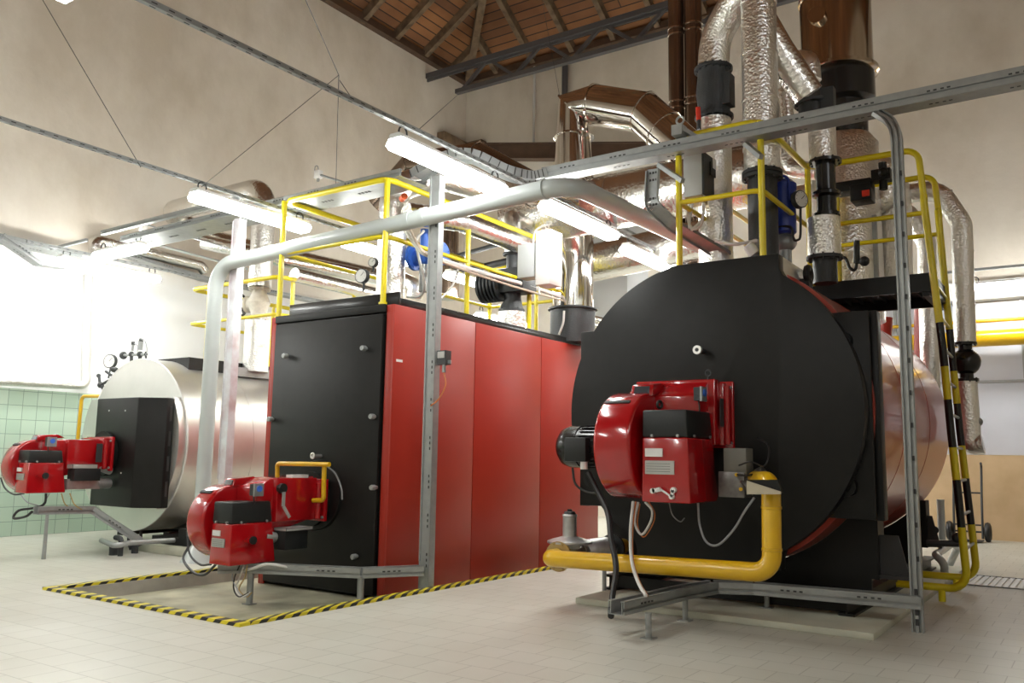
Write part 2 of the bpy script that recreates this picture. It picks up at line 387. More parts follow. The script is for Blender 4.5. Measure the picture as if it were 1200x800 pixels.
# added fill: glowing panes shaped as high windows on the unseen right wall
def fill_pane(n, c, wd, ax):
    u = V((1, 0, 0)) if ax == 'X' else V((0, 1, 0)); o = V(c)
    nrm = V((0, 1, 0)) if ax == 'X' else V((-1, 0, 0)); 
    b = MB(); b.bar(o-u*wd/2, o+u*wd/2, .03, 2.0); struct(b.build('window_%d' % n, 'sky', org=tuple(o)))
    b = MB()
    for s_ in (-1, 0, 1): b.bar(o+u*wd/2*s_-V((0, 0, 1.0))+nrm*.03, o+u*wd/2*s_+V((0, 0, 1.0))+nrm*.03, .07, .07)
    for s_ in (-1, 1): b.bar(o-u*wd/2+V((0, 0, s_))+nrm*.03, o+u*wd/2+V((0, 0, s_))+nrm*.03, .07, .07)
    struct(b.build('trim_3', 'white', org=tuple(o)))
k = 1
for y in (-2.5, 1.0): fill_pane(k, (XR-.03, y, 7.0), 2.6, 'Y'); k += 1

# pit kerb strips, hazard striped
def kerb(a, c, m, lab):
    b = MB(); b.box(a, c); return one('hazard_strip', b, m, lab, 'hazard strip')
kz = .012; kw = .09
kerb((PX0-kw, PY0-kw, 0.0), (PX1+kw, PY0, kz+.012), 'hazardx', 'yellow and black striped strip along the front edge of the floor recess')
kerb((PX1, PY0+.001, 0.0), (PX1+kw, 10.5, kz+.012), 'hazardy', 'yellow and black striped strip beside the red cabinet boiler, long right edge')
kerb((PX0-kw, PY0+.001, 0.0), (PX0, 6.1, kz+.012), 'hazardy', 'yellow and black striped strip on the far left edge of the floor recess')
for a, c in (((PX0, PY0, PZ), (PX0+.012, PY1, -.001)), ((PX1-.012, PY0, PZ), (PX1, PY1, -.001)), ((PX0, PY0, PZ), (PX1, PY0+.012, -.001))):
    b = MB(); b.box(a, c); struct(b.build('trim_2', 'pitwall', org=(0, 0, 0)))
# slab below the right boiler
b = MB(); b.box((-3.72, 6.44, 0), (-1.38, 11.2, .05)); one('concrete_slab', b, 'concrete', 'pale thin concrete slab on the tiles beneath the round black-fronted boiler', 'slab', bevel=.01) if False else tag(b.build('concrete_slab', 'concrete', bevel=.008), 'pale thin concrete slab on the tiles beneath the round black-fronted boiler', 'slab')
b = MB(); b.box((-9.74, 6.3, 0), (-7.7, 11, .10)); tag(b.build('concrete_plinth', 'concrete', bevel=.01), 'low pale plinth on the floor below the silver boiler', 'plinth')

# far end: plywood and grey sheet door, duct light ledge
xw0, xw1 = -3.6, 2.2
zp = P(1200, 533.5, Y=16.15).z
t_ = thing('partition_door', 'wide grey sheet partition with a plywood lower half at the far right end', 'partition', (-1, 16.1, 0))
b = MB(); b.box((xw0, 16.08, 0), (xw1, 16.19, zp)); b.build('plywood_panel', 'ply', t_, label='pale plywood kick panel')
zt = P(1200, 352, Y=16.15).z; zj = P(1170, 447, Y=16.15).z
b = MB(); b.box((xw0, 16.11, zp+.005), (xw1, 16.19, zj-.02)); b.build('sheet_panel', 'gpanel', t_)
b = MB(); b.box((xw0, 16.11, zj+.02), (xw1, 16.19, zt)); b.build('sheet_panel', 'gpanel', t_)
b = MB(); b.box((xw0, 16.08, zj-.02), (xw1, 16.17, zj+.02)); b.build('joint_rail', 'galv', t_)
b = MB()
for xx in (-2.9, -1.0, .9): b.box((xx-.02, 16.06, zj+.03), (xx+.02, 16.105, zt))
b.build('upright', 'galv', t_)
b = MB(); b.box((xw0, 15.85, zt+.03), (xw1, 16.18, zt+.33)); one('door_lintel_box', b, 'white', 'white boxed lintel above the grey partition at the right edge', 'lintel')
# yellow gas main on the far wall
b = MB(); q = P(1200, 394, Y=15.7); r_ = .13
b.cyl((-7, 15.7, q.z), (3, 15.7, q.z), r_, seg=24); [b.box((x_, 15.6, q.z-.17), (x_+.05, YB-.001, q.z-.12)) for x_ in (-6, -3.8, 2.5)]; one('gas_main', b, 'gas', 'thick orange-yellow gas main along the far wall behind the right boiler', 'pipe')
b = MB(); q = P(1200, 373, Y=15.75); b.cyl((-7, 15.75, q.z), (3, 15.75, q.z), .03, seg=12); one('thin_gas_pipe', b, 'gas', 'thin yellow pipe just above the thick gas main on the far wall', 'pipe')
# floor grating
t_ = thing('floor_grating', 'grey metal drain grating set in the tiles right of the red boiler shell', 'grating', (-.9, 10.3, 0))
b = MB(); b.box((-1.8, 9.95, .001), (1.0, 9.97, .012)); b.box((-1.8, 10.83, .001), (1.0, 10.85, .012)); b.box((-1.8, 9.97, .001), (-1.78, 10.83, .012)); b.build('frame', 'galv', t_)
b = MB()
for k in range(46): b.box((-1.76+.06*k, 9.98, .001), (-1.76+.06*k+.042, 10.82, .008))
b.build('bars', 'gratebar', t_)
# hand truck against the plywood
q = P(1138, 627, Z=0); hx, hy = q.x+.12, 15.6
t_ = thing('hand_truck', 'black hand truck leaning against the plywood at the far end', 'hand truck', (hx, hy, 0))
for s_ in (-1, 1):
    b = MB(); b.torus((hx+s_*.27, hy, .15), (1, 0, 0), .11, .045); b.cyl((hx+s_*.27-.02, hy, .15), (hx+s_*.27+.02, hy, .15), .08); b.build('wheel', 'rubber', t_)
b = MB()
for s_ in (-1, 1): b.sweep(spline([(hx+s_*.2, hy-.05, .05), (hx+s_*.2, hy+.05, .6), (hx+s_*.2, hy+.22, 1.12), (hx+s_*.21, hy+.1, 1.22)]), .018, 8)
for z in (.25, .75): b.cyl((hx-.2, hy+.05+z*.08, z), (hx+.2, hy+.05+z*.08, z), .013, seg=8)
b.cyl((hx-.3, hy, .15), (hx+.3, hy, .15), .014, seg=8); b.build('frame', 'iron', t_)
b = MB(); b.box((hx-.22, hy-.32, .02), (hx+.22, hy-.04, .035)); b.build('toe_plate', 'iron', t_)

# ================================================================== LIGHTS
LZ = 3.70
def fixture(x, y0, y1, label, group, z=LZ, along='Y', hang=.16):
    """hung batten light with a trapezoid glowing diffuser"""
    root = thing('fluorescent_light', label, 'light fixture', (x, (y0+y1)/2, z), group)
    def q(u, v, w): return V((x+u, v, z+w)) if along == 'Y' else V((v, x+u, z+w))
    if along == 'X':
        root.location = V(((y0+y1)/2, x, z)); ORG[root.name] = tuple(root.location)
    L = V((0, y1-y0, 0)) if along == 'Y' else V((y1-y0, 0, 0))
    b = MB(); b.prism([q(-.07, y0, .089), q(.07, y0, .089), q(.05, y0, .13), q(-.05, y0, .13)], L)
    b.build('housing', 'white', root)
    b = MB(); e = V((0, .012, 0)) if along == 'Y' else V((.012, 0, 0))
    b.prism([q(-.075, y0, .088)+e, q(-.105, y0, .045)+e, q(-.07, y0, 0)+e, q(.07, y0, 0)+e, q(.105, y0, .045)+e, q(.075, y0, .088)+e], L-2*e); b.build('diffuser', 'glow', root, label='glowing white diffuser')
    for yy in (y0+.1, y1-.1):
        b = MB(); b.torus(q(0, yy, .165), (1, 0, 0) if along == 'Y' else (0, 1, 0), .05, .008, seg=14, ms=6); b.build('hanging_hook', 'iron', root)
    return root
G = None
fx = [(-4.69, 5.10, 6.63, 'brightest hanging strip light, left of the grey pipe bend above the red cabinet boiler'),
      (-4.57, 7.25, 8.72, 'hanging strip light just right of the grey pipe bend, before the silver duct'),
      (-4.72, 9.35, 10.80, 'hanging strip light half hidden by the top of the round black boiler front'),
      (-4.69, 12.3, 13.75, 'distant strip light low behind the stainless flue column, left of the round boiler'),
      (-7.43, 5.15, 6.65, 'strip light hung over the vertical white post and silver duct elbow'),
      (-7.50, 7.35, 8.85, 'strip light partly hidden behind the long grey pipe left of the yellow corner post'),
      (-7.58, 9.45, 10.75, 'strip light seen between the yellow posts above the red cabinet boiler'),
      (-11.62, 6.05, 7.55, 'strip light nearest the left wall, glaring over the green tiles')]
for x, y0, y1, lab in fx: fixture(x, y0, y1, lab, None)
fixture(-6.2, 12.6, 14.0, 'distant strip light low between the red cabinet and the black flue stub', None)
fixture(6.25, -11.0, -10.0, 'short strip light fixed crosswise under the cable tray at the left', None, z=3.72, along='X')
fz_ = P(1135, 341, Y=15.1); fixture(15.1, fz_.x, fz_.x+1.5, 'strip light over the far partition at the right edge', None, z=fz_.z, along='X')
b = MB(); b.bar(V((fz_.x-.3, 15.1, fz_.z+.33)), V((fz_.x+1.6, 15.1, fz_.z+.33)), .04, .04); one('light_rail', b, 'galv', 'thin rail above the far strip light at the right edge', 'rail')
fixture(-4.65, .9, 2.38, 'strip light at the top left corner of the view, cut by the frame', None)
# unseen lights added to carry the rows on and lift the room's brightness
for x, y0 in ((-4.65, -1.6), (-7.3, -.6), (-10.2, 1.2), (-1.3, .6), (-11.6, 2.8)):
    fixture(x, y0, y0+1.5, 'strip light of the rows that continue outside the view', 'lights behind the camera')
for x, y0 in ((-9.3, 12.5), (-11.3, 12.7), (-7.7, 12.9), (-6.2, 14.4)):  # added out of sight to brighten the back wall
    fixture(x, y0, y0+1.5, 'strip light hidden low behind the boilers near the back wall', 'lights hidden behind the boilers')
def slotrail(name, p0, p1, lab, w=.038, h=.038):
    """slotted strut channel with one dark slot row on each face"""
    b = MB(); p0, p1 = V(p0), V(p1); b.bar(p0, p1, w, h); d = (p1-p0); L = d.length; d.normalize(); sx = d.cross(V((0, 0, 1))).normalized()
    b.m = 1; n = int(L/.12)
    for k in range(n):
        c = p0+d*(.06+.12*k)
        b.bar(c-d*.02, c+d*.02, w+.003, .007); b.bar(c-d*.02+V((0, 0, -h/2)), c+d*.02+V((0, 0, -h/2)), .008, .004)
    return one(name, b, ['galv', 'galvd'], lab, 'rail')
zr_ = LZ+.21
slotrail('light_rail', (-4.69, -2.0, zr_), (-4.62, 8.9, zr_), 'slotted steel rail carrying the right row of strip lights, from the top left corner down')
slotrail('light_rail', (-7.35, -1.0, zr_), (-7.52, 9.2, zr_), 'slotted steel rail carrying the middle row of strip lights')
slotrail('light_rail', (-4.70, 9.0, zr_), (-4.74, 14, zr_), 'slotted steel rail behind the round boiler front carrying two far strip lights')
slotrail('light_rail', (-11.6, 5.6, zr_), (-11.6, 8.2, zr_), 'short steel rail above the strip light nearest the left wall')
# hanging wires
def to_roof(a, c):
    a, c = V(a), V(c); d = (c-a).normalized(); p = c.copy()
    while p.z < ZE+min(p.x-XL, YB-p.y, XR-p.x)*SL-.02 and (p-c).length < 12: p += d*.05
    return p
def wire(pts, lab, r=.0035):
    b = MB(); b.sweep(pts, r, 6); return one('hanging_wire', b, 'iron', lab, 'wire')
a = P(165, 196, X=-7.4); wire([a, to_roof(a, P(50, 0, X=-8.2))], 'thin slanting wire holding the left light rail near the left edge')
a = P(236, 219, X=-7.43); wire([a, P(397, 88, X=-6.0)], 'thin wire slanting up right from the left light rail')
a = P(393, 238, X=-7.4); wire([a, P(397, 88, X=-6.0), to_roof(P(397, 88, X=-6.0), P(358, 0, X=-4.5))], 'thin near vertical wire hanging above the yellow corner rail')
a = P(487, 155, X=-4.69); wire([a, P(540, 108, Y=14.3)], 'thin wire from the bright strip light up to the steel truss')
a = P(412, 118, X=-4.7); wire([a+V((0,0,.02)), P(398, 94, X=-6.0)], 'short wire tying the upper light rail to the wire knot')
wire([P(668, 180, Y=13), to_roof(P(664, 150, Y=13), P(636, 0, Y=13))], 'thin wire hanging from the truss before the chrome elbow')

# ================================================================== CABLE TRAYS
def tray(path, w, h, lab, name='cable_tray', upv=(0, 0, 1), slots=True, mats=('galv', 'galvd'), parent=None, open_up=True):
    """channel shaped tray along a polyline, base plus two lips"""
    b = MB(); path = [V(p) for p in path]
    for p0, p1 in zip(path[:-1], path[1:]):
        d = (p1-p0).normalized(); x = d.cross(V(upv)).normalized(); z = x.cross(d)
        b.m = 0
        b.bar(p0-z*h/2, p1-z*h/2, w, .006, upv)
        for s_ in (-1, 1):
            b.bar(p0+x*s_*w/2+z*h*.24, p1+x*s_*w/2+z*h*.24, .006, h*.5, upv); b.bar(p0+x*s_*w/2-z*h*.37, p1+x*s_*w/2-z*h*.37, .006, h*.26, upv); b.bar(p0+x*s_*(w/2-.016), p1+x*s_*(w/2-.016), .006, h, upv); b.bar(p0+x*s_*(w/2-.012)+z*h/2, p1+x*s_*(w/2-.012)+z*h/2, .03, .005, upv)
        if slots:
            b.m = 1; L = (p1-p0).length; n = int(L/.55)
            for k in range(n):
                c = p0+d*(.3+.55*k)
                for e in (-.07, -.025, .025, .07):
                    for s_ in (-1, 1): b.bar(c+d*(e-.012)+x*s_*(w/2+.005)+z*h*.12, c+d*(e+.012)+x*s_*(w/2+.005)+z*h*.12, .003, .012, upv)
                    b.bar(c+d*(e-.012)-z*(h/2+.004), c+d*(e+.012)-z*(h/2+.004), w*.08, .003, upv)
    if parent is not None: return b.build(name, list(mats), parent)
    return one(name, b, list(mats), lab, 'cable tray')
YT = 7.136; ZT = 4.03
tr0 = P(640, 200, Y=YT)
tray([(tr0.x, YT, ZT-.02), (1.6, YT, ZT+.02)], .17, .11, 'long steel cable tray crossing in front of the yellow rails to the right edge')
# tall post of the right tray, curved head
def strutpost(path, w, d_, lab, name='tray_post'):
    b = MB(); path = fillet(path, .32, 7)
    for p0, p1 in zip(path[:-1], path[1:]):
        b.m = 0; dd = (p1-p0).normalized()
        b.bar(p0, p1+dd*.004, .02, w, (1, 0, 0))
        for s_ in (-1, 1): b.bar(p0+V((s_*w/2, -d_*.1, 0)), p1+dd*.004+V((s_*w/2, -d_*.1, 0)), d_, .012, (1, 0, 0))
        b.bar(p0+V((0, -d_/2, 0)), p1+V((0, -d_/2, 0)), .012, w*.30, (1, 0, 0))
    b.m = 1; p0, p1 = path[0], path[0]+V((0, 0, 3.3))
    for k in range(13):
        z = .5+.24*k; b.box((p0.x-.004+w*.3, p0.y-d_/2-.02, z), (p0.x+.010+w*.3, p0.y-d_/2, z+.035))
    for k in range(4):
        z = .05+.07*k; b.box((p0.x-.012, p0.y-d_/2-.008, z), (p0.x+.012, p0.y-d_/2-.005, z+.045))
    return one(name, b, ['galv', 'galvd'], lab, 'post')
strutpost([(-1.19, YT-.16, 0), (-1.19, YT-.16, 3.80), (-1.36, YT-.03, ZT-.04)], .07, .055, 'tall galvanised strut post standing before the red shell, its head bending left into the tray')
# left/middle post with box
QX, QY = -5.17, 6.25
t_ = thing('strut_post', 'tall galvanised strut post in front of the red cabinet side panels', 'post', (QX, QY, PZ))
b = MB(); b.box((QX-.045, QY-.05, 0.0), (QX+.065, QY-.044, 3.86)); b.box((QX-.05, QY-.05, 0.0), (QX-.044, QY+.03, 3.86)); b.box((QX+.062, QY-.05, 0.0), (QX+.068, QY+.03, 3.86)); b.box((QX-.045, QY-.05, .25), (QX-.03, QY-.06, 3.86))
b.m = 1
for k in range(24):
    for z in (.2+.35*k,):
        if z < 3.6:
            for e in (0, .05, .1): b.box((QX+.035, QY-.054, z+e), (QX+.045, QY-.049, z+e+.025))
b.build('channel', ['galv', 'galvd'], t_)
b = MB(); zz = P(520, 420, Y=QY).z
b.box((QX+.09, QY-.05, zz-.06), (QX+.20, QY+.03, zz+.07)); b.m = 1; b.box((QX+.105, QY-.056, zz+.0), (QX+.185, QY-.05, zz+.06)); b.m = 2; b.box((QX+.065, QY-.02, zz-.05), (QX+.23, QY, zz-.02)); b.cyl((QX+.15, QY-.01, zz-.06), (QX+.15, QY-.01, zz-.13), .018, seg=10)
b.build('junction_box', ['iron', 'plate', 'galv'], t_)
b = MB(); b.sweep(spline([(QX+.15, QY-.01, zz-.13), (QX+.19, QY-.03, zz-.25), (QX+.12, QY-.04, zz-.38), (QX+.04, QY-.055, zz-.44)]), .007, 6); b.build('cable', 'cabo', t_)
# white painted post
WX, WY = -8.09, 6.25
b = MB(); b.box((WX-.055, WY-.05, 0), (WX+.055, WY+.05, 3.86)); b.box((WX-.075, WY-.055, .9), (WX-.056, WY+.055, 3.84)); b.box((WX-.11, WY-.09, 0), (WX+.11, WY+.09, .012))
tag(b.build('steel_post', [mat('scuffed_post_paint', (.70, .73, .76), .4, col2=(.50, .42, .44), nscale=5)], bevel=.006), 'square white scuffed post left of the red cabinet, holding the cable tray', 'post')
# tray 2, along X
tray([(-10.45, 6.42, 3.93), (-5.62, 6.42, 3.98)], .42, .07, 'wide cable tray over the silver boiler and red cabinet, resting on the white post')
tray([(-10.6, 6.05, 3.99), (-7.9, 6.05, 4.02)], .05, .05, 'narrow strut running along the front of the wide cable tray', name='strut_rail', slots=False)
sp = spline([(-5.62, 6.45, 4.0), (-5.3, 6.5, 4.13), (-5.05, 6.62, 4.16), (-4.8, 6.85, 4.02), (-4.62, 7.05, 3.98), (tr0.x+.02, YT, ZT-.02)], 4)
b = MB()
for p0, p1 in zip(sp[:-1], sp[1:]):
    b.m = 0; b.bar(p0, p1, .2, .012); 
    d = (p1-p0).normalized(); x = d.cross(V((0, 0, 1))).normalized()
    for s_ in (-1, 1): b.bar(p0+x*s_*.1, p1+x*s_*.1, .008, .09)
    b.m = 1
    for s_ in (-1, 1): b.bar(p0+x*s_*.105-d*.004, p0+x*s_*.105+d*.006, .004, .08)
one('tray_bend', b, ['galv', 'galvd'], 'S-shaped slotted tray bend joining the two overhead cable trays by the bright light', 'cable tray')
# hanging bracket trays near the grey box
q0 = P(766, 198, Y=7.3); q1 = P(764, 240, Y=7.3); q2 = P(785, 262, Y=7.3); q3 = P(850, 300, Y=7.9)
b = MB(); pts = fillet([q0, q1+V((0, 0, 0)), q2+V((0, .1, 0)), q3], .15, 4)
for p0, p1 in zip(pts[:-1], pts[1:]):
    b.m = 0; b.bar(p0, p1, .012, .13, (1, 0, .3))
    for s_ in (-1, 1): b.bar(p0+V((s_*.06, -.02, s_*.02)), p1+V((s_*.06, -.02, s_*.02)), .05, .01, (1, 0, .3))
b.m = 1
for z in (-.03, .04, .22, .28):
    for e in (-.03, .0, .03): b.box((q0.x+e-.008, 7.285, q0.z-.08-z), (q0.x+e+.008, 7.292, q0.z-.06-z))
one('tray_drop', b, ['galv', 'galvd'], 'short galvanised tray dropping from the long tray and curving right by the grey box', 'cable tray')
for k, (a_, c_, lab) in enumerate(((P(772, 193, Y=7.2), P(800, 212, Y=7.0), 'small strut bracket below the long tray left of the grey box'), (P(873, 168, Y=7.2), P(892, 184, Y=7.0), 'small strut bracket below the long tray at the yellow post'), (P(795, 148, Y=7.0), P(826, 168, Y=7.2), 'strut bracket reaching up over the long tray by the yellow rail end'))):
    b = MB(); b.bar(a_, c_, .04, .04); one('strut_bracket', b, 'galv', lab, 'bracket')
# tray along the left wall and short pieces
tray([(-12.37, 2.5, P(0, 275, X=-12.37).z), P(90, 300, X=-12.37)], .33, .07, 'cable tray along the left wall at the left edge of the view')
tray([P(0, 277, X=-11.6), P(45, 308, X=-11.6), P(75, 312, X=-11.6)], .18, .07, 'kinked cable tray branch beside the left wall tray')
tray([P(135, 296, X=-12.43), P(240, 327, X=-12.43), P(430, 365, X=-12.43)], .22, .05, 'narrow cable tray high on the left wall below the thin foil pipe')
b = MB(); b.bar(P(60, 292, X=-12.0), P(102, 281, X=-11.4), .04, .04); one('strut_bracket', b, 'galv', 'strut bracket across the end of the left wall tray', 'bracket')
# floor level trays on feet
def foot(p, z1, zf, parent, r=.022):
    b = MB(); b.cyl((p.x, p.y, zf), (p.x, p.y, z1), r, seg=10); b.box((p.x-.045, p.y-.045, zf), (p.x+.045, p.y+.045, zf+.008)); b.build('foot', 'galv', parent)
# right boiler floor tray
a3 = P(722, 712, Z=.21); a3 = V((a3.x, a3.y, .21)); m3 = P(803, 693, Z=.21); n3 = P(835, 686, Z=.21); e3 = V((-1.16, YT-.16, .21))
t_ = thing('floor_cable_tray', 'galvanised floor tray on short feet running before the round boiler to the right post', 'cable tray', (m3.x, m3.y, 0))
n3 = V((-2.62, 6.72, .21)); n4 = V((-2.35, 6.86, .21))
tray([a3, m3, n3, n4, e3], .12, .085, '', name='tray_channel', parent=t_)
foot(P(760, 748, Z=0), .17, 0, t_); foot(P(803, 727, Z=0), .17, 0, t_); foot(P(899, 712, Z=.05), .17, .05, t_)
# cabinet boiler floor tray
u0 = P(497, 670, Z=.14); u1 = P(426, 680, Z=.14); u2 = P(306, 668, Z=.22)
u0 = V((QX-.0, QY-.06, .17)); u1 = V((-5.47, 5.72, .17)); u2 = V((-6.35, 5.2, .19)); u3 = V((-6.5, 5.0, .19))
t_ = thing('floor_cable_tray', 'galvanised floor tray in the striped recess between the red burner and strut post', 'cable tray', (u1.x, u1.y, PZ))
tray([u0, u1, u2, u3], .11, .08, '', name='tray_channel', parent=t_)
foot(u1+V((.0, 0, 0)), .14, PZ, t_, .03); foot(V((-6.3, 5.2, 0)), .15, PZ, t_, .03)
# silver boiler floor tray
v0 = P(42, 598, Y=5.1); v1 = P(108, 597, Y=5.75); v2 = P(165, 634, Y=6.22)
t_ = thing('floor_cable_tray', 'grey floor tray on a thin leg sloping down before the silver boiler', 'cable tray', (v0.x, v0.y, 0))
tray([v0, v1, v2], .12, .08, '', name='tray_channel', parent=t_)
q = P(51, 655, Z=0); b = MB(); b.sweep([(q.x, q.y, 0), (q.x, q.y, v0.z-.04)], [.024, .018], 6); b.build('leg', 'galv', t_)
b = MB(); b.cyl(P(150, 640, Y=6.1), P(165, 634, Y=6.22), .05, seg=12); b.cyl(V((v2.x, 6.15, 0)), V((v2.x, 6.15, v2.z)), .04, seg=10); b.build('foot', 'iron', t_)

# ================================================================== GREY AND WHITE PIPES
gz = [P(262, 326, Y=6.15), P(650, 221, Y=6.15)]
gx = -8.33
zt0 = P(290, 303, Y=6.15).z; zt1 = P(640, 224, Y=6.15).z
b = MB()
xe = P(668, 217, Y=6.15).x
path = fillet([(gx, 6.15, .1), (gx, 6.15, zt0-.02), (xe, 6.15, zt1+.03), (xe+.15, 9.3, zt1+.02)], .28, 9)
b.sweep(path, .083, 24)
for f in (.62, .66): 
    p = V((gx, 6.15, zt0)).lerp(V((xe, 6.15, zt1+.03)), f); b.lathe(p, V((xe-gx, 0, zt1-zt0)), [(-.03, .083), (-.028, .088), (.028, .088), (.03, .083)], 24)
p = V((xe-.25, 6.15, zt1+.02)); b.lathe(p, (1, 0, .02), [(-.01, .083), (-.008, .092), (.008, .092), (.01, .083)], 24)
t_ = thing('grey_pipe', 'thick pale grey pipe rising behind the red burner and crossing overhead before the yellow rails', 'pipe', (gx, 6.15, 0))
b.build('pipe_run', 'grey', t_)
b = MB(); b.lathe((gx, 6.15, 0), (0, 0, 1), [(0, .20), (.02, .19), (.16, .10), (.18, .083)], 24); b.build('floor_collar', 'grey', t_)
def jpipe(name, path, r, m, lab, cat='pipe', bend=None, n=7, seg=20, rings=()):
    b = MB(); pth = fillet(path, bend if bend is not None else r*1.8, n); b.sweep(pth, r, seg)
    for k in rings:
        i = int(k*(len(path)-1)); f = k*(len(path)-1)-i; p0, p1 = V(path[i]), V(path[min(i+1, len(path)-1)])
        b.lathe(p0.lerp(p1, f), p1-p0, [(-.012, r), (-.01, r*1.05), (.01, r*1.05), (.012, r)], seg)
    return one(name, b, m, lab, cat)
q = P(104, 330, X=-12.43)
jpipe('foil_pipe', [(-12.43, P(104, 320, X=-12.43).y, 3.8), P(101, 452, X=-12.43), P(0, 449, X=-12.43)+V((0, -1.5, 0))], .06, 'foil', 'white wrapped pipe down the left wall turning along the top of the green tiles', bend=.1)
jpipe('foil_pipe', [P(111, 298, X=-12.35), P(111, 281, X=-12.35), P(235, 311, X=-12.35), P(240, 318, X=-12.35)], .09, 'foil_s', 'thin foil pipe high on the left wall behind the cable trays', bend=.12)
# ================================================================== ROUND BOILER (right)
bx, bz, bR, bY = -2.69, 1.605, 1.245, 6.72
def disc_outline(R, flat):
    ext = []
    def r_at(a):
        c, s = math.cos(a), math.sin(a); r = R
        if not flat: return r
        if s > 0:
            t = 1.225/max(s, 1e-9)
            if -.29 <= t*c <= .64: return t
            if c > 0 and .64/c <= 1.3*R and .64*s/c <= 1.225 and .64/c > R: return .64/c
        elif s < -1e-9:
            t = -1.225/s
            if -.60 <= t*c <= .60: return t
            if abs(c) > 1e-6:
                q = .60/abs(c)
                if q*abs(s) <= 1.225 and q > R: return q
        return r
    an = [2*math.pi*k/144 for k in range(144)] + [math.atan2(1.225, .64), math.atan2(1.225, -.29), math.atan2(-1.225, .6) % (2*math.pi), math.atan2(-1.225, -.6) % (2*math.pi)]
    return [(r_at(a)*math.cos(a), r_at(a)*math.sin(a)) for a in sorted(set(an))]
B3 = thing('round_boiler', 'large boiler with a round black front door and glossy red cylindrical shell', 'boiler', (bx, bY+.6, .05))
b = MB(); b.prism([(bx+u, bY, bz+w) for u, w in disc_outline(bR, True)], (0, .12, 0)); D3 = b.build('front_door', 'black', B3, bevel=.012, label='round black front door with flattened top')
b = MB(); b.cyl((bx, bY+.1, bz), (bx, bY+.16, bz), bR-.02, seg=96); b.build('door_gasket', 'silver', B3)
for x0, x1 in ((-3.93, -3.3), (-2.1, -1.43)):
    b = MB(); b.box((x0, bY+.17, .78), (x1, bY+.21, 2.35)); hp_ = b.build('hinge_plate', 'black', B3, bevel=.006)
    for z in (1.02, 2.12):
        x = -3.78 if x0 < -3 else -1.62; b = MB(); b.lathe((x, bY+.05, z), (0, 1, 0), [(0, .03), (.03, .04), (.03, .075), (.12, .075)], 20); b.build('hinge_boss', 'black', hp_)
for x0, x1 in ((-3.99, -3.9), (-1.46, -1.39)):
    b = MB(); b.box((x0, bY+.26, .77), (x1, bY+.40, 2.36)); b.build('flange_frame', 'black', B3, bevel=.006)
b = MB(); sR = 1.27; sy0, sy1 = bY+.22, 10.75
b.lathe((bx, sy0, bz), (0, 1, 0), [(0, sR-.05), (0, sR), (sy1-sy0-.05, sR), (sy1-sy0, sR-.04), (sy1-sy0, .2)], 96)
for y in (bY+1.45, bY+2.7): b.lathe((bx, y, bz), (0, 1, 0), [(-.006, sR-.002), (-.005, sR+.003), (.005, sR+.003), (.006, sR-.002)], 96)
b.build('shell', 'copper', B3, label='glossy red cylindrical shell')
b = MB(); b.box((-2.97, bY+.121, bz+1.05), (-2.05, bY+.85, bz+1.222)); b.build('top_box', 'silver', B3, bevel=.005, label='bright side of the flat box on top')
b = MB(); b.torus((-1.99, bY+.62, bz+1.16), (1, 0, 0), .06, .03, seg=20); b.box((-2.05, bY+.56, bz+.95), (-1.97, bY+.68, bz+1.12)); b.build('lifting_lug', 'black', B3)
b = MB(); b.cyl((-2.68, bY-.13, 2.08), (-2.68, bY, 2.08), .022, seg=14); SG = b.build('sight_glass', 'iron', D3)
b = MB(); b.lathe((-2.68, bY-.15, 2.08), (0, 1, 0), [(0, .018), (0, .036), (.035, .036), (.04, .02)], 20); b.m = 1; b.cyl((-2.68, bY-.152, 2.08), (-2.68, bY-.148, 2.08), .016, seg=14); b.build('glass_ring', ['silver', 'iron'], D3)
for Y0 in (7.32, 10.42):
    b = MB(); pts = []
    zt = .62 if Y0 < 8 else .75
    for k in range(25):
        a = math.radians(218+104*k/24); pts.append((bx+math.cos(a)*(sR+.005), Y0, bz+math.sin(a)*(sR+.005)))
    hw_ = 1.12 if Y0 < 8 else .98; gw_ = .0 if Y0 < 8 else .09
    xr = bx+hw_
    pts = [p for p in pts if abs(p[0]-bx) <= hw_]; pts = [(bx-hw_, Y0, .16)] + [(bx-hw_, Y0, pts[0][2])] + pts + [(bx+hw_, Y0, pts[-1][2]), (bx+hw_, Y0, .16)]
    b.prism(pts, (0, .03, 0)); b.box((xr, Y0, .30), (xr+.06, Y0+.22, .80)); b.box((bx-hw_-.06, Y0, .3), (bx-hw_, Y0+.22, .8))
    g0 = (xr+.06, Y0, .30); b.build('saddle', 'black', B3)
    b = MB(); b.prism([(xr+.06, Y0+.04, .34), (xr+.27-gw_, Y0+.04, .34), (xr+.20-gw_, Y0+.04, .64), (xr+.06, Y0+.04, .64)], (0, .018, 0)); b.box((xr+.05, Y0+.0, .31), (xr+.29-gw_, Y0+.12, .34))
    b.m = 1; b.cyl((xr+.13, Y0+.037, .49), (xr+.13, Y0+.0395, .49), .042, seg=20); b.build('gusset', [mat('dusty_black_steel', (.028, .027, .027), .5), 'galvd'], B3)  # gusset black made paler: its lit look is put into the colour
b = MB()
for s_ in (-1, 1):
    x = bx+s_*1.0
    b.box((x-.06, 7.0, .05), (x+.06, 10.8, .07)); b.box((x-.06, 7.0, .16), (x+.06, 10.8, .18)); b.box((x-.008, 7.0, .07), (x+.008, 10.8, .16))
b.box((bx-1.0, 7.05, .07), (bx+1.0, 7.09, .17)); b.box((bx-1.0, 10.65, .07), (bx+1.0, 10.69, .17))
for s_ in (-1, 1): b.bar((bx+s_*1.06, 7.5, .18), (bx+s_*1.06, 8.5, .18), .05, .05)
b.build('base_frame', 'black', B3)
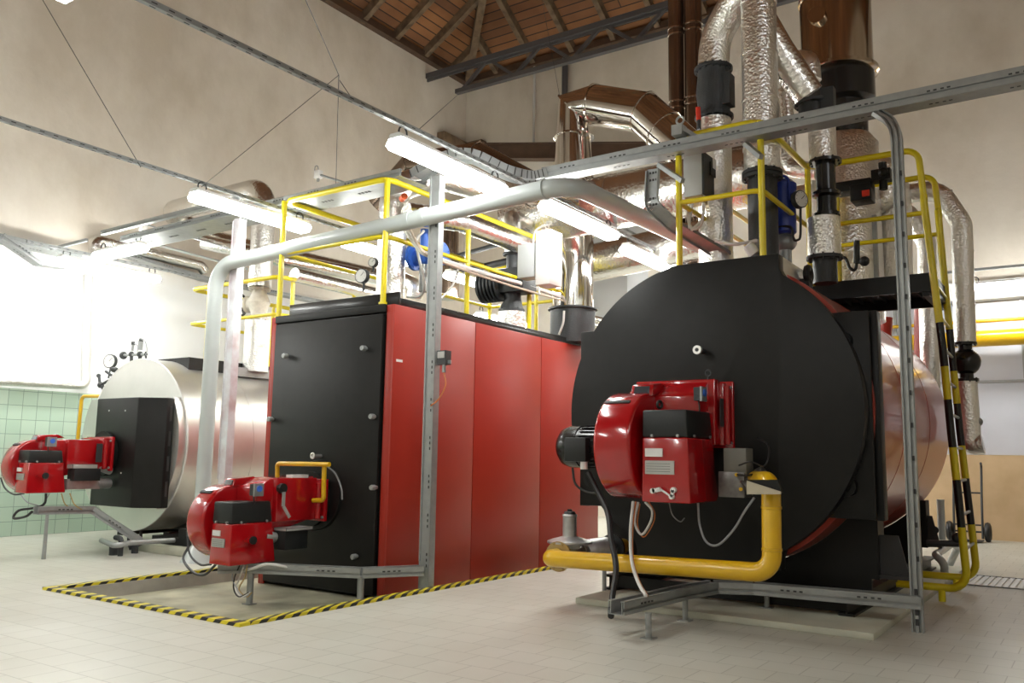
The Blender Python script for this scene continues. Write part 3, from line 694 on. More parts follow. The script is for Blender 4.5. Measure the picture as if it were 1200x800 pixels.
# walkway on top of the boiler
t_ = thing('walkway', 'black steel channel walkway on top of the round boiler reaching out to the yellow ladder', 'walkway', (-1.9, 8.75, 2.68))
b = MB(); b.box((-2.35, 8.72, 2.79), (-1.235, 8.76, 2.965)); b.box((-2.35, 9.65, 2.79), (-1.235, 9.69, 2.965)); b.box((-1.27, 8.76, 2.79), (-1.235, 9.65, 2.965)); b.build('edge_channel', 'black', t_)
b = MB(); b.box((-2.35, 8.76, 2.90), (-1.27, 9.65, 2.915))
for k in range(9): b.box((-2.3+.12*k, 8.76, 2.87), (-2.285+.12*k, 9.65, 2.90))
b.build('deck', 'iron', t_)
b = MB(); b.box((-2.2, 8.74, 2.70), (-2.14, 9.67, 2.79)); b.box((-1.33, 8.74, 2.75), (-1.27, 9.67, 2.79)); b.build('support', 'black', t_)

# ================================================================== RED CABINET BOILER (middle)
cx0, cx1, cy0, cy1, cz0, cz1 = -7.24, -5.50, 6.07, 10.1, PZ, 2.62
B2 = thing('cabinet_boiler', 'tall box-shaped boiler with red side panels and a black front door', 'boiler', ((cx0+cx1)/2, (cy0+cy1)/2, PZ))
b = MB(); b.box((cx0+.02, cy0+.02, cz0+.02), (cx1-.02, cy1-.02, cz1-.02)); b.build('core', 'black', B2)
for k, (ya_, yb_) in enumerate(((cy0, 7.355), (7.365, 8.675), (8.685, 10.1))):
    b = MB(); b.box((cx1-.02, ya_, cz0), (cx1, yb_, cz1))
    if k == 0: b.box((cx1-.10, cy0-.0, cz0), (cx1-.0205, cy0+.0195, cz1))
    b.build('side_panel', 'red', B2, bevel=.004, label='red right-hand side panel')
b = MB(); b.box((cx0, cy0, cz0), (cx0+.02, cy1, cz1)); b.box((cx0+.0205, cy0, cz0), (cx0+.08, cy0+.0195, cz1)); b.build('side_panel', 'red', B2, bevel=.004, label='left side panel seen as a thin red strip')
b = MB(); b.box((cx0+.10, cy0-.03, cz0+.04), (cx1-.125, cy0+.018, cz1-.085)); D2 = b.build('front_door', 'black', B2, bevel=.01)
b = MB(); b.box((cx0+.08, cy0-.02, cz1-.07), (cx1-.10, cy0+.018, cz1+.005)); b.build('top_trim', 'black', B2, bevel=.004)
b = MB(); h_ = .13
b.box((cx0+.20, cy0+.06, cz1), (cx1-.01, cy0+.09, cz1+h_)); b.box((cx1-.04, cy0+.09, cz1), (cx1-.01, cy1, cz1+.075)); b.box((cx0+.20, cy0+.09, cz1), (cx0+.23, cy1, cz1+h_)); b.box((cx0+.2, cy1-.03, cz1), (cx1-.01, cy1, cz1+.075))
b.box((cx0+.23, cy0+.09, cz1), (cx1-.04, cy1-.03, cz1+.03))
b.build('top_curb', 'black_gl', B2, bevel=.003, label='black raised edge around the top deck')
for px_, py_ in ((335, 417), (427, 408), (317.5, 491), (437, 488), (438, 571), (416, 652)):
    q = P(px_, py_, Y=cy0-.06); b = MB(); b.lathe((q.x, cy0-.10, q.z), (0, 1, 0), [(0, .012), (0, .022), (.008, .026), (.05, .026), (.05, .017), (.08, .017)], 14); b.build('door_knob', 'galv', D2)
q = P(370, 534, Y=cy0-.1); b = MB(); b.cyl((q.x, cy0-.14, q.z), (q.x, cy0-.03, q.z), .018, seg=12); b.torus((q.x, cy0-.14, q.z), (0, 1, 0), .024, .009, seg=18); b.build('sight_glass', 'silver', D2)
q = P(468, 422.5, X=cx1); b = MB(); b.box((cx1+.0005, q.y-.045, q.z-.012), (cx1+.0015, q.y+.045, q.z+.012)); b.build('label_plate', 'sticker', B2)
b = MB(); b.lathe((-6.4, cy0-.06, .80), (0, 1, 0), [(0, .28), (0, .33), (.03, .34), (.035, .34)], 40); b.build('burner_plate', 'black', B2)

# ================================================================== SILVER BOILER (left)
sx, sz, sR1, sY = -10.25, 1.286, 1.093, 6.5
B1 = thing('silver_boiler', 'silver sheet-clad cylindrical boiler with a black box door, near the left wall', 'boiler', (sx, sY+1.8, .1))
b = MB(); b.lathe((sx, sY, sz), (0, 1, 0), [(0, .2), (0, sR1-.012), (.012, sR1), (3.9, sR1), (3.92, sR1-.03), (3.92, .2)], 96)
for y in (1.0, 2.0, 3.0): b.lathe((sx, sY+y, sz), (0, 1, 0), [(-.012, sR1-.001), (-.011, sR1+.004), (.011, sR1+.004), (.012, sR1-.001)], 96)
b.build('shell', 'silver', B1)
b = MB(); b.torus((sx, sY-.002, sz), (0, 1, 0), sR1-.004, .006, seg=96, ms=6); b.build('rim', 'white', B1, label='thin pale rim of the front face')
zc0, zc1 = .50, 1.86
b = MB(); pts = []
r_ = sR1-.03
a0 = math.asin((zc0-sz)/r_); a1 = math.asin((zc1-sz)/r_)
for k in range(17):
    a = a0+(a1-a0)*k/16; pts.append((sx+r_*math.cos(a), sY-.10, sz+r_*math.sin(a)))
for k in range(17):
    a = a1+(a0-a1)*k/16; pts.append((sx-r_*math.cos(a), sY-.10, sz+r_*math.sin(a)))
b.prism(pts, (0, .099, 0)); b.build('door_band', 'silver', B1, label='protruding silver band behind the black door')
dy = sY-.42; pl, pr = P(110, 530, Y=dy).x, P(182, 530, Y=dy+.1).x
zt_, zb_ = P(140, 466, Y=dy).z, P(140, 594, Y=dy).z
b = MB(); ch = .22
b.prism([(pl-.15, sY-.101, zb_), (pl-.15, dy+.10, zb_), (pl+.0, dy, zb_), (pr-.26, dy, zb_), (pr, dy+.22, zb_), (pr, sY-.101, zb_)], (0, 0, zt_-zb_))
D1 = b.build('box_door', 'black', B1, bevel=.012, label='black box door with chamfered sides')
b = MB()
for px_, py_ in ((128, 481), (147, 481), (122, 553), (142, 554)):
    q = P(px_, py_, Y=dy); b.cyl((q.x, dy-.006, q.z), (q.x, dy, q.z), .010, seg=8)
b.build('screws', 'face', D1)
for k in range(4):
    b = MB(); z = zt_-.18-.3*k; b.box((pr+.0, dy+.26, z-.1), (pr+.004, dy+.29, z+.08)); b.build('door_slot', 'galvd', D1)
b = MB(); zt2 = sz+sR1
b.prism([(sx-.15, sY+.35, zt2-.03), (sx+.52, sY+.35, zt2-.20), (sx+.52, sY+.35, zt2+.03), (sx-.15, sY+.35, zt2+.03)], (0, 3.4, 0)); b.build('top_walkway', 'black', B1, label='black ribbed deck along the top')
b = MB(); b.bar((sx+.62, sY+1.0, zt2-.1), (sx+.62, sY+3.7, zt2-.1), .05, .12); b.build('deck_angle', 'galv', B1)
b = MB()
for s_ in (-.5, .5): b.box((sx+s_-.06, sY+.2, .10), (sx+s_+.06, sY+3.8, .20))
b.box((sx-.7, sY+.5, .2), (sx+.7, sY+.56, .42)); b.box((sx-.7, sY+3.3, .2), (sx+.7, sY+3.36, .42)); b.build('base_frame', 'black', B1)
for px_ in (151, 165):
    q = P(px_, 628, Y=sY+.1); b = MB(); b.cyl((q.x, sY+.1, .0), (q.x, sY+.1, .22), .02, seg=8); b.build('drain_pipe', 'iron', B1)
# gauge cluster on the silver boiler
def gauge(c, d, r, lab, stem, parent=None):
    t = thing('pressure_gauge', lab, 'gauge', stem)
    b = MB(); b.lathe(V(c), V(d), [(0, r*.9), (0, r), (-.05, r), (-.055, r*.8)], 28); cs_ = b.build('case', 'iron', t)
    b = MB(); b.lathe(V(c)+V(d).normalized()*.001, V(d), [(0, r*.88), (.002, r*.88)], 28); b.m = 1
    dd = V(d).normalized(); up = V((0, 0, 1)); sd = dd.cross(up); c_ = V(c)+dd*.004
    b.bar(c_, c_+(up*.5+sd*-.5)*r, r*.07, .001, dd)
    for k in range(9):
        a = math.radians(-40+260*k/8); e = (sd*math.cos(a)+up*math.sin(a)); b.bar(c_+e*r*.68, c_+e*r*.8, r*.05, .001, dd)
    b.build('dial', ['face', 'iron'], cs_)
    b = MB(); b.sweep([V(stem), V((V(stem).x, V(c).y-dd.y*.03, V(c).z-r*.6))], .012, 8); b.build('stem', 'iron', t); return t
Yg = sY+.35
q = P(128, 423, Y=Yg); s0 = P(127, 443, Y=Yg)
gauge(q, (.35, -1, 0), .10, 'round dark-rimmed pressure gauge on the left shoulder of the silver boiler', s0)
t_ = thing('gauge_valve', 'small black shutoff cock low on the left shoulder of the silver boiler', 'valve', P(118, 450, Y=Yg))
b = MB(); b.sweep(fillet([P(121, 456, Y=Yg), P(117, 449, Y=Yg), P(116, 440, Y=Yg)], .02), .02, 8); b.sphere(P(115.5, 440, Y=Yg), .03); b.sphere(P(118, 451, Y=Yg), .045); b.cyl(P(118, 452, Y=Yg), P(132, 458, Y=Yg), .02, seg=8); b.build('body', 'iron', t_)
b = MB(); b.cyl(P(118, 451, Y=Yg), P(127, 446, Y=Yg), .02, seg=8); b.cyl(P(124, 435, Y=Yg), P(131, 440, Y=Yg), .018, seg=8); b.sphere(P(134, 433, Y=Yg), .05, (1.2, 1, .8)); b.build('side_cock', 'iron', t_)
t_ = thing('valve_manifold', 'row of small black gauge valves and sensors on top of the silver boiler front', 'valve', P(163, 420, Y=Yg))
b = MB(); b.cyl(P(145, 416, Y=Yg), P(172, 415, Y=Yg), .018, seg=8); b.build('manifold_pipe', 'galv', t_)
for px_, s_ in ((154, 1), (164, 1.1), (171, .6)):
    b = MB(); b.cyl(P(px_, 423, Y=Yg), P(px_, 412, Y=Yg), .022*s_, seg=10); b.sphere(P(px_, 415, Y=Yg), .038*s_); b.build('needle_valve', 'iron', t_)
b = MB(); b.lathe(P(144, 416.5, Y=Yg), (1, -.2, 0), [(0, .05), (.02, .055), (.035, .04)], 14); b.build('handwheel', 'iron', t_)
b = MB(); b.cyl(P(155, 411, Y=Yg), P(156, 404, Y=Yg), .018, seg=8); b.m = 1; b.cyl(P(156, 404, Y=Yg), P(156, 400.5, Y=Yg), .026, seg=10); b.m = 0
b.cyl(P(164, 410, Y=Yg), P(165, 400, Y=Yg), .034, seg=12); b.m = 1; b.cyl(P(165, 400, Y=Yg), P(166, 397, Y=Yg), .03, seg=10); b.build('sensor', ['galv', 'iron'], t_)
b = MB(); b.sweep(spline([P(166, 397.5, Y=Yg), P(170, 400, Y=Yg), P(172, 407, Y=Yg), P(172, 413, Y=Yg)]), .006, 6); b.sweep(spline([P(157, 402, Y=Yg), P(161, 405, Y=Yg), P(161, 412, Y=Yg)]), .006, 6); b.build('sensor_lead', 'cabg', t_)
# yellow pipe behind the silver boiler door
jpipe('thin_gas_pipe', [P(91, 516, Y=6.62), P(96, 464, Y=6.62), P(118, 464, Y=6.62)], .025, 'gas', 'thin yellow pipe bent over beside the silver boiler, before the green tiles', bend=.08)
# floor pipework by the silver boiler
jpipe('floor_pipe', [P(119, 633, Z=.13), P(136, 640, Z=.16), P(150, 636, Z=.16), P(215, 632, Z=.16)], .03, 'galv', 'grey pipe lying near the floor in front of the silver boiler', bend=.1)
b = MB(); q = P(133, 645, Z=.05); b.cyl((q.x, q.y, 0), (q.x, q.y, .14), .05, seg=12); b.cyl((q.x+.14, q.y, 0), (q.x+.14, q.y, .10), .03, seg=12); b.sweep(fillet([(q.x+.14, q.y, .1), (q.x+.14, q.y, .2), (q.x+.02, q.y, .2)], .05), .03, 8)
one('drain_valve', b, 'iron', 'dark drain valve standing on the tiles beside the silver boiler floor pipe', 'valve')
b = MB(); q = P(185, 640, Y=6.42); q2 = P(216, 618, Y=6.42)
b.box((q.x-.1, 6.4, .101), (q2.x+.35, 6.9, .19)); b.box((q2.x-.05, 6.38, .19), (q2.x+.3, 6.8, .30)); one('feed_pump', b, 'black', 'low black pump box on the plinth under the silver boiler', 'pump')

# ================================================================== BURNERS
def burner(nm, label, vx0, vx1, vyc, vzc, vR, yfl, zb_top, cov, flb, body_x1, win=True):
    """vx: volute width; cov = (x0, x1, y0, y1, z0, zsplit, z1); flb = flange block (x0, x1, z0, z1)"""
    r = thing('gas_burner', label, 'burner', ((vx0+vx1)/2, vyc, vzc-vR))
    # fan housing
    b = MB(); pts = []
    for k in range(25):
        a = math.radians(80+205*k/24); pts.append((vx0, vyc+vR*math.cos(a), vzc+vR*math.sin(a)))
    yb_ = cov[3]-.02
    pts = pts + [(vx0, yb_, vzc-vR*.72), (vx0, yb_, vzc+vR*1.02)]
    b.prism(pts, (vx1-vx0, 0, 0)); b.build('fan_housing', 'burner', r, bevel=.028, bseg=4, angle=30, label='rounded red fan housing')
    # body / neck
    b = MB(); x0, x1 = vx0+.06, body_x1
    zt = zb_top; yb2_ = yfl-.10; z0 = vzc-vR*.35
    b.prism([(x0, vyc+vR*.1, vzc+vR*.2), (x0, vyc+vR*.1, vzc+vR*.95), (x0, vyc+vR*.55, zt-.02), (x0, yb2_, zt), (x0, yb2_, flb[2]+.03), (x0, cov[3], z0)], (x1-x0, 0, 0)); b.build('air_body', 'burner', r, bevel=.014, bseg=2)
    # inspection window hump
    b = MB(); nx1, ny0 = X1_(cov)-.012, cov[3]-.01; b.box((x0+.01, ny0, flb[2]+.02), (nx1, yfl-.11, zt-.012)); b.build('neck', 'burner', r, bevel=.012)
    b = MB(); yw = vyc-vR*.12; zw = vzc+vR*.93
    hx_ = vx1-.17*vR/.415; b.prism([(hx_, yw, zw), (hx_, yw+.03, zw+.095*vR/.415), (hx_, yw+.24, zw+.12*vR/.415), (hx_, yw+.34, zw+.05)], (.19*vR/.415, 0, 0)); wh_ = b.build('window_hump', 'burner', r, bevel=.01)
    b = MB(); hx_ += .03; b.prism([(hx_, yw-.004, zw+.02), (hx_, yw+.018, zw+.08*vR/.415), (hx_, yw+.03, zw+.08*vR/.415), (hx_, yw+.008, zw+.018)], (.13*vR/.415, 0, 0)); b.build('display', 'glass', wh_)
    # dark grip slot on the drum
    b = MB(); a = math.radians(128); c = V((0, vyc+vR*math.cos(a), vzc+vR*math.sin(a))); n = V((0, math.cos(a), math.sin(a)))
    b.bar(V((vx0+.03, c.y, c.z))+n*.004, V((vx0+(vx1-vx0)*.78, c.y, c.z))+n*.004, .035, .012, n); b.build('grip_slot', 'galvd', r, bevel=.004)
    # cover
    X0, X1, Y0, Y1, Z0, ZS, Z1 = cov; tp = .035
    def sec(z):
        f = (z-Z0)/(Z1-Z0); return [(X0, Y0+tp*f*.6, z), (X1-tp*f, Y0+tp*f*.6, z), (X1-tp*f, Y1-tp*f*1.6, z), (X0, Y1-tp*f*1.6, z)]
    def frus(za, zb_):
        b = MB(); A, B_ = sec(za), sec(zb_); v = [b.bm.verts.new(p) for p in A+B_]
        for q in ((3, 2, 1, 0), (4, 5, 6, 7), (0, 1, 5, 4), (1, 2, 6, 5), (2, 3, 7, 6), (3, 0, 4, 7)): b._f([v[i] for i in q])
        return b
    cc_ = frus(Z0, ZS).build('control_cover', 'burner', r, bevel=.012, bseg=3, label='red control cover')
    cp_ = frus(ZS+.001, Z1).build('cover_cap', 'plastic', r, bevel=.014, bseg=3, label='black cap of the control cover')
    b = MB(); yy = Y0+tp*.3; w_ = X1-X0
    for x in (X0+w_*.22, X0+w_*.75): b.cyl((x, yy-.012, ZS+.012), (x, yy+.01, ZS+.012), .011, seg=10)
    for y in (Y0+(Y1-Y0)*.22, Y0+(Y1-Y0)*.78): b.cyl((X1-tp*.5, y, ZS+.012), (X1-tp*.5+.012, y, ZS+.012), .011, seg=10)
    b.build('screws', 'galv', cp_)
    H_ = ZS-Z0
    b = MB(); b.box((X0+.03, Y0-.001, Z0+H_*.70), (X0+.03+w_*.36, Y0+.02, Z0+H_*.83)); b.m = 1; b.box((X0+.03, Y0-.002, Z0+H_*.43), (X0+.03+w_*.6, Y0+.02, Z0+H_*.64)); b.m = 2
    for k in range(4): b.box((X0+.04, Y0-.003, Z0+H_*(.47+.04*k)), (X0+.02+w_*.55, Y0+.001, Z0+H_*(.476+.04*k)))
    b.build('rating_plates', ['sticker', 'plate', 'iron'], cc_, label='small white and grey plates')
    # flange block with handle recess
    fx0, fx1, fz0, fz1 = flb
    b = MB(); b.box((fx0, yfl-.12, fz0+.02), (fx1-.05, yfl-.04, fz1-.015)); b.box((fx0-.01, yfl-.04, fz0), (fx1, yfl, fz1)); b.build('mounting_flange', 'burner', r, bevel=.008)
    b = MB(); b.cyl((fx1-.035, yfl-.09, fz0+.03), (fx1-.035, yfl-.09, fz1-.04), .028, seg=12); b.build('hinge_pin', 'burner', r)
    b = MB(); zm = (fz0+fz1)/2; b.box((fx1-.052, yfl-.2, zm-.10), (fx1-.046, yfl-.125, zm+.12)); b.box((body_x1-.001, yfl-.22, zm-.08), (body_x1+.003, yfl-.17, zm+.13)); b.build('handle_slot', 'galvd', r)
    b = MB()
    for z in (fz0+.04, fz1-.05): b.cyl((fx1-.02, yfl-.055, z), (fx1-.02, yfl-.035, z), .013, seg=6)
    b.build('bolt', 'galv', r)
    b = MB(); b.cyl((bxc(flb), yfl, zm), (bxc(flb), yfl+.05, zm), min(.3, (fx1-fx0)*.5), seg=28); b.build('flame_tube_collar', 'black', r)
    # pressure switch
    ys = Y0+(Y1-Y0)*.55; zs = Z1+.13*vR/.415
    b = MB(); b.box((body_x1, ys-.05, zs-.05), (body_x1+.05, ys+.05, zs+.05)); b.m = 1; b.box((body_x1+.05, ys-.052, zs-.055), (body_x1+.065, ys+.052, zs+.055)); b.m = 2; b.cyl((body_x1+.065, ys, zs+.01), (body_x1+.075, ys, zs+.01), .028, seg=16); b.build('pressure_switch', ['iron', 'galv', 'blue2'], r)
    b = MB(); b.sweep(spline([(body_x1+.03, ys-.03, zs-.05), (body_x1+.035, ys-.02, zs-.12), (body_x1+.02, ys, Z1)]), .006, 6); b.build('switch_lead', 'rubber', r)
    return r
def bxc(f): return (f[0]+f[1])/2
def X1_(c): return c[1]
# ---- right burner
cov3 = (-2.875, -2.49, 5.95, 6.50, .885, 1.36, 1.565)
r = burner('b3', 'large red gas burner with a black motor on the round black boiler door', -3.255, -2.94, 6.29, 1.305, .415, bY, 1.845, cov3, (-2.96, -2.425, 1.295, 1.825), -2.56)
b = MB(); b.lathe((-3.255, 6.27, 1.29), (-1, 0, 0), [(0, .20), (.02, .20), (.02, .165), (.30, .165), (.30, .172), (.40, .172), (.46, .155), (.50, .11), (.505, .02)], 32)
for k in range(24):
    a = 2*math.pi*k/24; b.bar((-3.275, 6.27+.17*math.cos(a), 1.29+.17*math.sin(a)), (-3.52, 6.27+.17*math.cos(a), 1.29+.17*math.sin(a)), .006, .02, (0, math.cos(a), math.sin(a)))
mo_ = b.build('motor', 'black_gl', r, label='black ribbed fan motor')
b = MB(); b.box((P(661, 530, Y=6.04).x, 6.04, 1.17), (P(686, 530, Y=6.04).x, 6.13, 1.36)); b.build('terminal_box', 'plastic', mo_, bevel=.01)
b = MB(); b.cyl((-3.44, 6.08, 1.11), (-3.44, 6.08, 1.17), .03, seg=12); b.build('cable_gland', 'cabw', mo_)
# lever linkage low on the cover
b = MB(); y = cov3[2]-.02
p0, p1, p2 = P(765, 575, Y=y), P(775, 578, Y=y), P(787, 582, Y=y)
b.cyl(p0-V((0, .01, 0)), p0+V((0, .03, 0)), .02, seg=14); b.cyl(p2-V((0, .01, 0)), p2+V((0, .03, 0)), .018, seg=14); q = P(789, 574, Y=y); b.cyl(q-V((0, .01, 0)), q+V((0, .03, 0)), .02, seg=14)
b.bar(p0, P(774, 573, Y=y), .02, .03, (0, 0, 1)); b.bar(P(774, 573, Y=y), p2, .012, .012); b.bar(p2, q, .02, .022, (1, 0, 0)); b.build('linkage', 'sticker', r)
b = MB(); b.torus(P(773, 474, Y=6.15), (1, -.3, 0), .026, .011, seg=18); b.build('grommet', 'rubber', r)
b = MB(); b.torus(P(830, 437, Y=6.5), (0, 1, 0), .024, .006, seg=18); b.cyl(P(830, 441, Y=6.5), P(830, 447, Y=6.5), .008, seg=8); b.build('eye_bolt', 'iron', r)
# gas valve train at the right of the burner
t_ = thing('gas_valve', 'grey and dark gas valve assembly between the right red burner and yellow pipe', 'valve', P(880, 590, Y=6.3))
def pbox(x0, y0, x1, y1, Y0, d):
    a, c = P(x0, y1, Y=Y0), P(x1, y0, Y=Y0); return (a.x, Y0, a.z), (c.x, Y0+d, c.z)
b = MB(); b.box(*pbox(848, 525, 874, 555, 6.30, .16)); b.build('actuator', mat('actuator_grey', (.15, .145, .12), .5), t_, bevel=.006)
b = MB(); b.box(*pbox(842, 553, 872, 582, 6.28, .18)); b.cyl(P(870, 572, Y=6.3), P(893, 560, Y=6.42), .06, seg=16); b.cyl(P(889, 561, Y=6.4), P(898, 557, Y=6.4), .075, seg=16); b.build('valve_body', mat('dull_alu', (.20, .19, .18), .4, metal=.7, noise=.4, nscale=15), t_, bevel=.005)
b = MB(); A = [P(875, 563, Y=5.86), P(915, 576, Y=5.86), P(915, 579, Y=5.86), P(875, 579, Y=5.86)]; b.prism(A, (0, .012, 0)); b.build('bracket_plate', mat('bracket_beige', (.42, .37, .27), .5), t_)
b = MB(); A = [P(876, 562, Y=5.88), P(911, 562, Y=5.88), P(916, 578, Y=5.88), P(876, 578, Y=5.88)]; b.prism(A, (0, .04, 0)); b.build('switch_box', 'black', t_)
b = MB()
for px_, py_ in ((863, 556), (868, 573)): b.cyl(P(px_, py_, Y=6.22), P(px_, py_, Y=6.29), .014, seg=10)
b.build('knob', 'gas', t_)
b = MB(); b.sweep(spline([P(866, 545, Y=6.25), P(880, 541, Y=6.2), P(895, 546, Y=6.25), P(901, 533, Y=6.3), P(899, 520, Y=6.4), P(888, 514, Y=6.6)]), .006, 6); b.sweep(spline([P(864, 556, Y=6.22), P(874, 557, Y=6.2), P(882, 556, Y=6.25)]), .008, 6); b.build('lead', 'rubber', t_)
# yellow gas line
xg = -3.72; yg = 6.0; zg = .405
t_ = thing('gas_line', 'thick yellow gas pipe running low before the round boiler and up to the burner', 'pipe', (-2.8, yg, .33))
xr_ = P(906, 600, Y=6.05).x
b = MB(); b.sweep(fillet([P(886, 562, Y=6.36), P(888, 563, Y=6.3), V((xr_-.02, 6.08, P(905, 563, Y=6.05).z)), V((xr_, yg, zg+.04)), V((xg, yg, zg)), V((xg, yg+.14, zg))], .12, 8), .066, 24)
for z in (.60, .88): b.lathe((xr_-(z-.45)*.03, yg+(z-.45)*.128, z), (0, 0, 1), [(-.01, .066), (-.008, .07), (.008, .07), (.01, .066)], 24)
b.build('pipe_run', 'gas', t_)
# regulator, filter and yellow feed
t_ = thing('gas_regulator', 'cast metal gas pressure regulator with a tall cap at the end of the yellow pipe', 'regulator', (xg, yg+.35, .3))
b = MB(); b.flange((xg, yg+.17, zg), (0, 1, 0), .12, .025, 8); b.build('inlet_flange', 'brass', t_)
b = MB(); b.sphere((xg+.0, yg+.34, zg), .10, (1, 1.3, .8)); b.cyl((xg, yg+.18, zg), (xg, yg+.5, zg), .07, seg=20); b.lathe((xg, yg+.34, zg+.05), (0, 0, 1), [(0, .08), (.03, .10), (.045, .185), (.06, .185), (.075, .15), (.10, .06), (.11, .058), (.26, .058), (.265, .064), (.28, .06)], 32); b.build('housing', 'alu', t_)
b = MB(); b.lathe((xg, yg+.34, zg+.33), (0, 0, 1), [(0, .05), (.02, .045), (.025, .02), (.04, .02)], 20); b.build('cap', 'rubber', t_)
t_ = thing('compensator', 'ribbed metal compensator between the gas regulator and the rear yellow pipe', 'pipe', (xg, yg+.8, .3))
b = MB(); pr_ = [(0, .08)]
for k in range(9): pr_ += [(.05+.05*k, .085), (.07+.05*k, .105)]
pr_ += [(.55, .08)]; b.lathe((xg, yg+.50, zg), (0, 1, 0), pr_, 28); b.build('bellows', 'alu', t_)
b = MB(); b.flange((xg, yg+1.1, zg), (0, 1, 0), .12, .03, 8); b.build('flange', 'iron', t_)
jpipe('gas_pipe', [(xg, yg+1.12, zg), (xg, 9.6, zg), (xg-.1, 10.9, zg)], .066, 'gas', 'yellow gas pipe running back between the red cabinet and the round boiler', bend=.1)
b = MB(); q = P(714, 690, Z=0); b.cyl((xg, yg+.95, 0), (xg, yg+.95, zg-.1), .02, seg=10); b.box((xg-.06, yg+.9, 0), (xg+.06, yg+1.0, .01)); b.box((xg-.05, yg+.93, zg-.1), (xg+.05, yg+.97, zg-.06)); one('pipe_prop', b, 'galv', 'thin steel prop standing under the ribbed gas compensator', 'prop')
# cables of the right burner
def cable(pts, r_, m, lab, n=6, group=None, name='cable'):
    b = MB(); b.sweep(spline(pts, n), r_, 8); return one(name, b, m, lab, 'cable', group)
e3 = P(722, 712, Z=.2)
cable([P(689, 553, Y=6.1), P(700, 575, Y=6.1), P(712, 600, Y=6.0), P(716, 630, Y=5.85), P(722, 665, Y=5.75), P(718, 695, Y=5.6), P(716, 712, Y=5.5), P(716, 722, Y=5.42)], .022, 'rubber', 'thick black cable hanging from the burner motor down to the floor tray end')
cable([P(671, 548, Y=6.08), P(674, 566, Y=6.08), P(685, 575, Y=6.1), P(700, 578, Y=6.1)], .010, 'rubber', 'thin black lead looping under the burner motor')
cable([P(742, 588, Y=6.15), P(739, 620, Y=6.0), P(740, 655, Y=5.9), P(747, 680, Y=5.75), P(757, 698, Y=5.62)], .013, 'cabw', 'white cable dropping from the right burner past the yellow pipe to the tray')
cable([P(745, 588, Y=6.17), P(741.5, 620, Y=6.02), P(742, 655, Y=5.92), P(749, 680, Y=5.77), P(759, 698, Y=5.64)], .006, 'cabo', 'orange lead strapped beside the white cable of the right burner')
cable([P(748, 588, Y=6.2), P(744, 612, Y=6.2), P(752, 626, Y=6.2), P(762, 612, Y=6.2), P(764, 598, Y=6.2), P(756, 588, Y=6.2)], .010, 'cabw', 'coiled white cable loop under the right burner')
cable([P(750, 590, Y=6.22), P(747, 614, Y=6.22), P(754, 629, Y=6.22), P(765, 614, Y=6.22), P(767, 600, Y=6.22), P(760, 588, Y=6.22)], .005, 'cabo', 'orange lead following the white cable loop')
cable([P(784, 588, Y=6.4), P(788, 603, Y=6.4), P(797, 611, Y=6.45), P(802, 607, Y=6.5)], .005, 'cabg', 'thin grey lead hanging below the red control cover')
cable([P(818, 589, Y=6.3), P(820, 615, Y=6.3), P(828, 635, Y=6.3), P(842, 638, Y=6.3), P(860, 620, Y=6.3), P(872, 600, Y=6.3), P(884, 583, Y=6.3)], .009, 'cabg', 'grey hose hanging in a loop before the round black door')
# ---- middle burner
cov2 = (-6.50, -6.22, 4.90, 5.40, .235, .585, .77)
r = burner('b2', 'red gas burner standing out before the black door of the red cabinet boiler', -6.785, -6.55, 5.17, .585, .325, 5.98, .985, cov2, (-6.72, -6.19, .56, .96), -6.285)
def dial(x, y, z, r_, parent):
    b = MB(); b.prism([(x, y-.10, z), (x, y, z+.045), (x, y+.10, z), (x, y, z-.045)], (.015, 0, 0)); b.build('dial_plate', 'burner', parent)
    b = MB(); b.cyl((x+.01, y, z), (x+.035, y, z), r_, seg=20); b.build('black_knob', 'plastic', parent)
dial(-6.22, 5.12, .44, .035, r)
q = P(290, 584, X=-6.2)
b = MB(); q = P(329, 572, X=-6.23); b.cyl((-6.24, q.y, q.z), (-6.19, q.y, q.z), .045, seg=20); b.m = 1; b.bar((-6.185, q.y, q.z-.03), (-6.185, q.y, q.z-.16), .006, .035, (0, 1, 0)); b.bar((-6.18, q.y, q.z-.16), (-6.16, q.y+.06, q.z-.26), .008, .03, (0, 1, 0)); b.build('servo_knob', ['plastic', 'plate'], r)
b = MB(); b.box((-6.30, 5.43, .335), (-6.14, 5.70, .50)); b.m = 1; b.box((-6.33, 5.42, .50), (-6.12, 5.74, .53)); b.cyl((-6.28, 5.43, .44), (-6.28, 5.30, .46), .05, seg=12); b.build('servo_motor', ['plastic', 'plate'], r, bevel=.004)
b = MB(); b.box((-6.36, 5.60, .95), (-6.28, 5.80, 1.0)); b.build('top_plate', 'sticker', r)
jpipe('gas_pipe', [P(325, 558, Y=5.75), P(325, 543, Y=5.75), P(386, 544, Y=5.75)], .022, 'gas', 'thin yellow pipe arched over the middle red burner', bend=.03)
jpipe('gas_pipe', [P(380, 545, Y=5.8), P(379, 586, Y=5.8), P(367, 586, Y=5.8)], .022, 'gas', 'short yellow pipe turning down into the flange of the middle red burner', bend=.03)
cable([P(383, 546, Y=5.85), P(393, 555, Y=5.95), P(400, 572, Y=5.98), P(401, 585, Y=6.0)], .008, 'cabg', 'grey hose curving down the black cabinet door')
cable([P(221, 640, Y=5.3), P(215, 655, Y=5.2), P(226, 670, Y=5.1), P(240, 673, Y=5.05), P(254, 660, Y=5.0)], .012, 'rubber', 'black cable loop hanging under the middle burner fan housing')
cable([P(219, 622, Y=5.35), P(222, 648, Y=5.3), P(234, 661, Y=5.2), P(247, 661, Y=5.05)], .010, 'rubber', 'shorter black cable under the middle burner fan housing')
